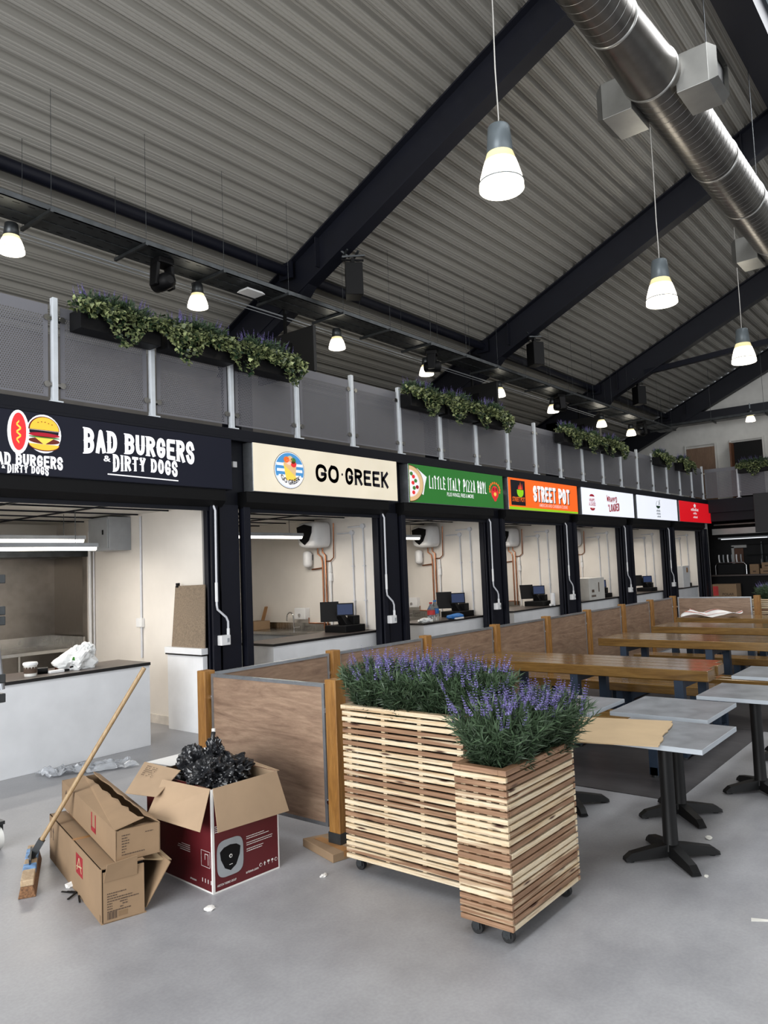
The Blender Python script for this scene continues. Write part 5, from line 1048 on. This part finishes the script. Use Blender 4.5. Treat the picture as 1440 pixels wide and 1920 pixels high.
part('top_side_flap', 'cardlite', MB().hexa([(W_-.02, .10, H_-.02), (W_-.02, .106, H_-.03), (W_-.02, .55, H_-.02), (W_-.02, .55, H_-.01)], [(W_+.17, .02, H_-.05), (W_+.17, .03, H_-.06), (W_+.15, .40, H_-.03), (W_+.15, .40, H_-.02)]), t)
part('tape', 'tape', MB().box(.115, .155, .0, L_, H_, H_+.001).box(-.001, .2, .66, .70, H_, H_+.0012), t)
lg = MB().box(-.0012, 0, .43, .60, .135, .262); o = part('red_square', 'redprint', lg, t)
part('square_mark', 'cardlite', MB().slab([(-.002, .455, .16), (-.002, .47, .16), (-.002, .525, .245), (-.002, .51, .245)], .0006).slab([(-.002, .575, .16), (-.002, .56, .16), (-.002, .51, .245), (-.002, .525, .245)], .0006).slab([(-.002, .45, .195), (-.002, .45, .205), (-.002, .58, .185), (-.002, .58, .175)], .0006), t)
ar = MB()
for q in (1.27, 1.34): ar.box(-.0012, 0, q, q+.012, .16, .22).slab([(-.0012, q-.015, .215), (-.0012, q+.027, .215), (-.0012, q+.006, .25)], .001)
part('arrow_print', 'ink', ar, t)
rr = random.Random(3); pr = MB()
def ink_lines(mb, x0, z0, widths, dz, h, yy, wd=.008):
    for i, wln in enumerate(widths):
        x = x0; z = z0-i*dz
        while x < x0+wln: s_ = rr.uniform(.004, .016); mb.box(x, min(x+s_, x0+wln), yy-.001, yy, z, z+h); x += s_+.003
ink_lines(pr, .035, .165, (.115, .06, .15, .19, .03, .03, .03, .14), .0148, .0065, 0)
ink_lines(pr, .11, .106, (.015, .0, .02), .0148, .0065, 0); ink_lines(pr, .125, .121, (.03, .03, .03), .0148, .0065, 0)
for q in range(9): pr.box(.035+q*.0065, .0375+q*.0065+(.002 if q % 3 else 0), -.001, 0, .02, .06)
part('printed_text', 'ink', pr, t); part('label_patch', 'carddark', MB().box(-.001, 0, .01, .035, .012, .05).box(.1, .155, -.0011, 0, .025, .055), t)
# upper carton
t = thing('long_carton', 'long torn-open brown carton lying on top of the other', 'box', (2.64, 4.38, .322))
F = frame_((2.625, 4.33, .322), ang+.01) @ Matrix.Rotation(.03, 4, 'X'); W_, L_, H_ = .275, 1.36, .185
bx = MB().box(0, W_, 0, L_, 0, T_).box(0, T_, 0, L_, T_, H_).box(W_-T_, W_, 0, L_, T_, H_).box(0, W_, L_-T_, L_, T_, H_).box(0, W_, 0, T_, T_, H_)
part('body', 'card', bx, t)
part('inside', 'carddark', MB().box(.007, W_-.007, .007, L_-.007, .0065, .03), t)
rj = random.Random(9); ed = [(.155+rj.uniform(-.012, .012), .06+i*.075) for i in range(17)]
part('near_top_flap', 'card', MB().slab([(0, .04, H_), (.17, .0, H_+.055)]+[(x, y, H_+.045-.02*(i/16)) for i, (x, y) in enumerate(ed)]+[(.15, L_-.02, H_+.015), (0, L_-.02, H_)], -.006), t)
part('far_top_flap', 'card', MB().slab([(W_, .02, H_), (W_-.05, .03, H_+.035)]+[(W_-.06+rj.uniform(-.01, .01), .1+i*.08, H_+.035) for i in range(15)]+[(W_-.05, L_-.03, H_+.03), (W_, L_-.02, H_)], .006), t)
part('end_tongue', 'carddark', MB().slab([(.02, .004, H_), (W_-.02, .004, H_), (W_-.03, .14, H_-.03), (.05, .12, H_-.045)], .004), t)
lg = MB().slab([(-.0012, .44, .05), (-.0012, .44, .135), (-.0012, .465, .135), (-.0012, .465, .07), (-.0012, .54, .07), (-.0012, .54, .135), (-.0012, .565, .135), (-.0012, .565, .05)], .001) if False else MB().box(-.0012, 0, .44, .462, .05, .165).box(-.0012, 0, .53, .552, .06, .165).box(-.0012, 0, .44, .552, .045, .075)
part('red_mark', 'redprint', lg, t)
ar = MB().box(-.0012, 0, 1.22, 1.232, .06, .12).slab([(-.0012, 1.20, .11), (-.0012, 1.252, .11), (-.0012, 1.226, .145)], .001); part('arrow_print', 'ink', ar, t)
pr = MB(); ink_lines(pr, .035, .15, (.05, .035, .045, .045, .03, .03, .02, .14), .0165, .0065, 0); ink_lines(pr, .18, .145, (.05,), .016, .005, 0); part('printed_text', 'ink', pr, t)
# red carton of the water heater, flaps open
F = frame_((3.17, 4.095, 0), -.06); W_, L_, H_ = .545, .80, .66
t = thing('red_carton', 'open dark red carton with a picture of a water heater, black plastic inside', 'box', (3.17, 4.095, 0))
wl = MB().box(0, W_, 0, T_, 0, H_).box(0, W_, L_-T_, L_, 0, H_).box(0, T_, T_, L_-T_, 0, H_).box(W_-T_, W_, T_, L_-T_, 0, H_); part('walls', 'maroon', wl, t)
part('inner_lining', 'cardin', MB().box(T_, W_-T_, T_, T_+.002, .01, H_).box(T_, W_-T_, L_-T_-.002, L_-T_, .01, H_).box(T_, T_+.002, T_, L_-T_, .01, H_).box(W_-T_-.002, W_-T_, T_, L_-T_, .01, H_).box(T_, W_-T_, T_, L_-T_, .0, .01), t)
eg = MB().box(-.002, .014, -.002, .0, 0, H_).box(-.002, .0, -.002, .014, 0, H_).box(W_-.006, W_+.002, -.002, 0, 0, H_).box(0, W_, -.0015, 0, 0, .010).box(-.0015, 0, 0, L_, 0, .010); part('white_edges', 'whiteprint', eg, t)
pc = MB(); n = 36; pts = []
for i in range(n):
    a = 2*math.pi*i/n; c_, s_ = math.cos(a), math.sin(a); pts.append((.135+math.copysign(abs(c_)**.5, c_)*.105, -.0028, .20+math.copysign(abs(s_)**.5, s_)*.118))
pc.slab(pts, .0012); pp = part('heater_picture', 'greyplastic', pc, t)
sh = [(0, -.085), (-.045, -.06), (-.075, .0), (-.082, .05), (-.05, .072), (0, .08), (.05, .072), (.082, .05), (.075, .0), (.045, -.06)]
part('picture_shield', 'black', MB().slab([(.135+a, -.0045, .198+b) for a, b in sh], .0012), t); part('picture_dial', 'whiteprint', MB().cyl((.137, -.0068, .205), (.137, -.0048, .205), .012, n=16).box(.125, .15, -.0062, -.0048, .15, .153), t); part('picture_dial_centre', 'black', MB().cyl((.137, -.0078, .205), (.137, -.0069, .205), .007, n=12), t)
tx = MB()
ink_lines(tx, .27, .285, (.15, .19, .0, .22, .215, .0, .14, .13), .0135, .0045, 0); ink_lines(tx, .02, .415, (.12, .13, .12, .11), .012, .0045, 0)
put_text(tx, 'ARISTON THERMO GROUP', (.03, -.001, .035), X, Z, .15, .014, .01); put_text(tx, 'ariston.com', (.26, -.001, .05), X, Z, .105, .016, .012)
for q in range(5):
    cx = .385+q*.033
    if q in (0, 4): tx.lathe([(.009, -.001), (.012, -.001), (.012, 0), (.009, 0)], (cx, 0, .07), 10, axis='y', caps=False)
    elif q == 1: tx.box(cx-.003, cx+.003, -.001, 0, .058, .078).slab([(cx-.009, -.001, .072), (cx+.009, -.001, .072), (cx, -.001, .085)], .0008)
    else: tx.box(cx-.0012, cx+.0012, -.001, 0, .056, .075).slab([(cx-.01, -.001, .072), (cx+.01, -.001, .072), (cx+(.006 if q == 3 else .01), -.001, .084), (cx-(.006 if q == 3 else .01), -.001, .084)], .0008)
ly = MB()
def iny(mb, y0, z0, widths, dz, h):
    for i, wln in enumerate(widths):
        y_ = y0; z_ = z0-i*dz
        while y_ < y0+wln: s_ = rr.uniform(.005, .016); mb.box(-.001, 0, y_, min(y_+s_, y0+wln), z_, z_+h); y_ += s_+.003
iny(ly, .26, .25, (.10, .14, .15, .12), .013, .004); put_text(ly, 'ariston.com', (-.001, .26, .04), -Y, Z, .07, .014, .012)
for (a, b, c, d) in ((.03, .13, .155, .157), (.03, .13, .255, .257), (.03, .032, .155, .257), (.128, .13, .155, .257), (.05, .053, .17, .24), (.05, .085, .235, .238), (.085, .088, .20, .238)): ly.box(-.001, 0, a, b, c, d)
for q in range(4): ly.box(-.001, 0, .02+q*.032, .026+q*.032, .055, .08)
part('white_lettering', 'whiteprint', tx, t); part('side_lettering', 'whiteprint', ly, t)
part('front_flap', 'cardin', MB().slab([(.012, -.002, H_+.004), (W_-.002, -.002, H_+.004), (W_+.052, -.06, H_-.275), (.004, -.06, H_-.262)], .005), t)
part('left_flap_front_half', 'cardin', MB().slab([(-.002, .008, H_+.002), (-.10, -.015, H_-.24), (-.25, .37, H_-.17), (-.105, .41, H_+.026)][::-1], .005), t)
part('left_flap_rear_half', 'cardin', MB().slab([(.03, .40, H_+.055), (-.20, .33, H_-.055), (-.275, .60, H_-.058), (-.012, .80, H_+.066)][::-1], .005), t)
hw_ = MB(); ro = random.Random(5)
for i in range(6):
    for j in range(7):
        if ro.random() < .8:
            o_ = Vector((-.035, .72, H_+.056))+Vector((-.06, -.035, -.028))*(i/4)+Vector((.004, -.13, -.003))*(j/7); hw_.add([o_, o_+Vector((.001, -.012, 0)), o_+Vector((-.005, -.013, -.002)), o_+Vector((-.006, -.001, -.002))], [(0, 1, 2, 3)])
hw_.v = [(x, y, z+.004) for x, y, z in hw_.v]
part('handwriting', 'ink', hw_, t)
part('rear_flap', 'whiteprint', MB().slab([(-.008, L_-.004, H_+.066), (W_+.04, L_+.02, H_+.066), (W_-.06, L_-.10, H_+.03), (.14, L_-.10, H_+.022)], .005), t)
part('rear_inner_flap', 'maroon', MB().slab([(W_-.24, L_-.20, H_-.04), (W_-.01, L_-.20, H_-.04), (W_-.01, L_-.16, H_+.08), (W_-.24, L_-.16, H_+.085)], .005), t)
part('right_flap', 'cardin', MB().slab([(W_, .01, H_+.003), (W_, L_-.01, H_+.003), (W_+.08, L_-.06, H_+.03), (W_+.065, .05, H_-.015)], .005), t)
F2 = F
t = thing('black_plastic', 'crumpled shiny black plastic filling the red carton', 'plastic', (3.45, 4.36, .3))
mb = MB()
for sx, sy, sz, r, sd, sq in ((.25, .28, .55, .20, 1, (1.05, 1.05, .95)), (.14, .16, .66, .13, 2, (1, 1, .9)), (.34, .22, .66, .15, 4, (1.1, 1.1, .8)), (.36, .40, .64, .13, 5, (1, 1, 1)), (.30, .30, .77, .08, 6, (.8, .8, 1.4)), (.05, .12, .68, .055, 7, (1.4, .8, .6)), (.24, .16, .66, .12, 9, (1, 1, 1)), (.20, .36, .70, .13, 11, (1, 1, 1))):
    vs, fs = crumple(r, sd, 5, .38, 1.15, sq); mb.add([(x+sx, y+sy+.09, z+sz) for x, y, z in vs], fs, .5, False)
mb.xf(F).build('crumpled_sheet', 'bag', t); MB().tube([(.30, .39, .83), (.295, .40, .89), (.31, .41, .925)], .016, 8).xf(F).build('twisted_end', 'bag', t); MB().tube([(.31, .41, .925), (.312, .412, .95)], .014, 8).xf(F).build('white_tip', 'whiteprint', t)
# broom leaning over the cartons
t = thing('broom', 'broom with long wooden handle leaning on the long cartons', 'broom', (2.64, 5.42, 0))
hd = Vector((.49, .87, 0)).normalized(); hs = Vector((hd.y, -hd.x, 0)); c0 = Vector((2.62, 5.40, 0))
def H(a, b, z): return c0+hd*a+hs*b+Z*z
def hb(a0, a1, b, z0, z1, m, nme, b2=None): b2 = b if b2 is None else b2; MB().hexa([H(a0, -b, z0), H(a1, -b, z0), H(a1, b, z0), H(a0, b, z0)], [H(a0, -b2, z1), H(a1, -b2, z1), H(a1, b2, z1), H(a0, b2, z1)]).build(nme, m, t, .006)
hb(-.36, .36, .04, .075, .115, 'headwood', 'head'); hb(-.36, .36, .055, .0, .076, 'bristle', 'bristles', .036)
hb(-.16, -.04, .0415, .078, .1165, 'bluepaint', 'blue_patch'); hb(.06, .28, .0415, .078, .1165, 'bluepaint', 'blue_patch')
hp = Vector((3.25, 4.95, 1.39)); b0 = H(.06, 0, .12); MB().tube([b0, b0.lerp(hp, .5), hp], .0165, 14).build('handle', 'handle', t); MB().bar(H(-.08, 0, .125), H(.1, 0, .16), .012, .05).bar(b0, b0.lerp(hp, .09), .045, .045).build('socket', 'galv', t)
# loose things on the floor
rr = random.Random(12); mb = MB(); n, m_ = 40, 14; vs = []
for i in range(n+1):
    for j in range(m_+1):
        u, v = i/n, j/m_; x = 4.02+.78*u+.07*noise.noise((u*5, v*4, 1)); y = 8.02-.42*u-.28*(v-.5)+.09*noise.noise((u*4, v*5, 3)); z = .01+.10*abs(noise.noise((u*7, v*6, 5)))+.07*abs(noise.noise((u*15, v*12, 8)))*(1-abs(2*v-1))
        vs.append((x, y, z))
mb.add(vs, [(i*(m_+1)+j, (i+1)*(m_+1)+j, (i+1)*(m_+1)+j+1, i*(m_+1)+j+1) for i in range(n) for j in range(m_)], .5, False)
o = solo(mb, 'bubble_wrap', 'bubble', 'crumpled clear bubble wrap on the floor before the burger counter', 'bubble wrap', None, (4.4, 7.8, 0)); md = o.modifiers.new('thick', 'SOLIDIFY'); md.thickness = .006
def scrap(x, y, s, m, seed, label, cat='scrap', grp=None):
    vs, fs = crumple(1, seed, 2, .5, 1.6); return solo(MB().add([(a*s+x, b*s*.7+y, (max(c, -.5)+.5)*s*.4) for a, b, c in vs], fs), 'paper_scrap', m, label, cat, grp, (x, y, 0))
scrap(3.02, 4.06-.12, .035, 'whiteprint', 1, 'torn white paper scrap on the floor below the red carton corner'); scrap(3.78, 3.70, .028, 'whiteprint', 2, 'small white paper scrap on the floor before the flat carton')
scrap(2.72, 5.02, .05, 'whiteprint', 3, 'crumpled white paper on the floor beside the broom head'); scrap(5.14, 1.62, .02, 'chalk', 4, 'tiny white scrap on the floor at the foot of the nearest grey table'); scrap(5.83, 1.80, .03, 'chalk', 6, 'pale crumpled scrap on the floor between two table feet')
for q in range(6): 
    x, y = 2.66+rr.uniform(-.05, .05), 4.86+rr.uniform(-.1, .1); a = rr.uniform(0, 3); solo(MB().bar((x-.05*math.cos(a), y-.05*math.sin(a), .008), (x+.05*math.cos(a), y+.05*math.sin(a), .012), .012, .006), 'plastic_strip', 'black', 'black plastic strip on the floor beside the lower carton', 'strip', 'black strips by the carton', (x, y, 0))
solo(MB().hexa([(4.66, 1.24, 0), (4.72, 1.14, 0), (4.74, 1.145, 0), (4.70, 1.25, 0)], [(4.66, 1.24, .002), (4.72, 1.14, .002), (4.74, 1.145, .002), (4.70, 1.25, .002)]), 'floor_tape', 'chalk', 'short pale strip of tape stuck to the floor at the right', 'tape', None, (4.7, 1.2, 0))
# scaffold tower at the left edge
t = thing('scaffold_tower', 'aluminium scaffold tower on castors at the left edge', 'scaffold', (2.3, 6.2, 0))
sx, sy = 2.735, 6.2
for x, y in ((sx, sy), (sx-1.2, sy)):
    MB().cyl((x, y, .19), (x, y, 4.4), .03, n=16).build('upright', 'alu', t); w_ = MB().cyl((x-.03, y, .085), (x+.03, y, .085), .085, n=24).build('castor', 'tub', t); MB().box(x-.045, x-.034, y-.03, y+.03, .06, .2).box(x+.034, x+.045, y-.03, y+.03, .06, .2).box(x-.05, x+.05, y-.05, y+.05, .19, .215).build('fork', 'galv', w_)
for z_ in (.5, 1.05, 1.6, 2.2, 2.8, 3.4): MB().cyl((sx-1.2, sy, z_), (sx, sy, z_), .024, n=12).build('rung', 'alu', t)
for z_ in (1.12, 1.27, 1.72, 1.80, 2.05): MB().box(sx-.02, sx+.055, sy-.06, sy+.03, z_, z_+.07).build('clamp', 'galv', t, .006)
MB().cyl((sx-.02, sy-.03, 1.75), (sx+.04, sy-.03, 1.22), .02, n=10).build('brace', 'alu', t)
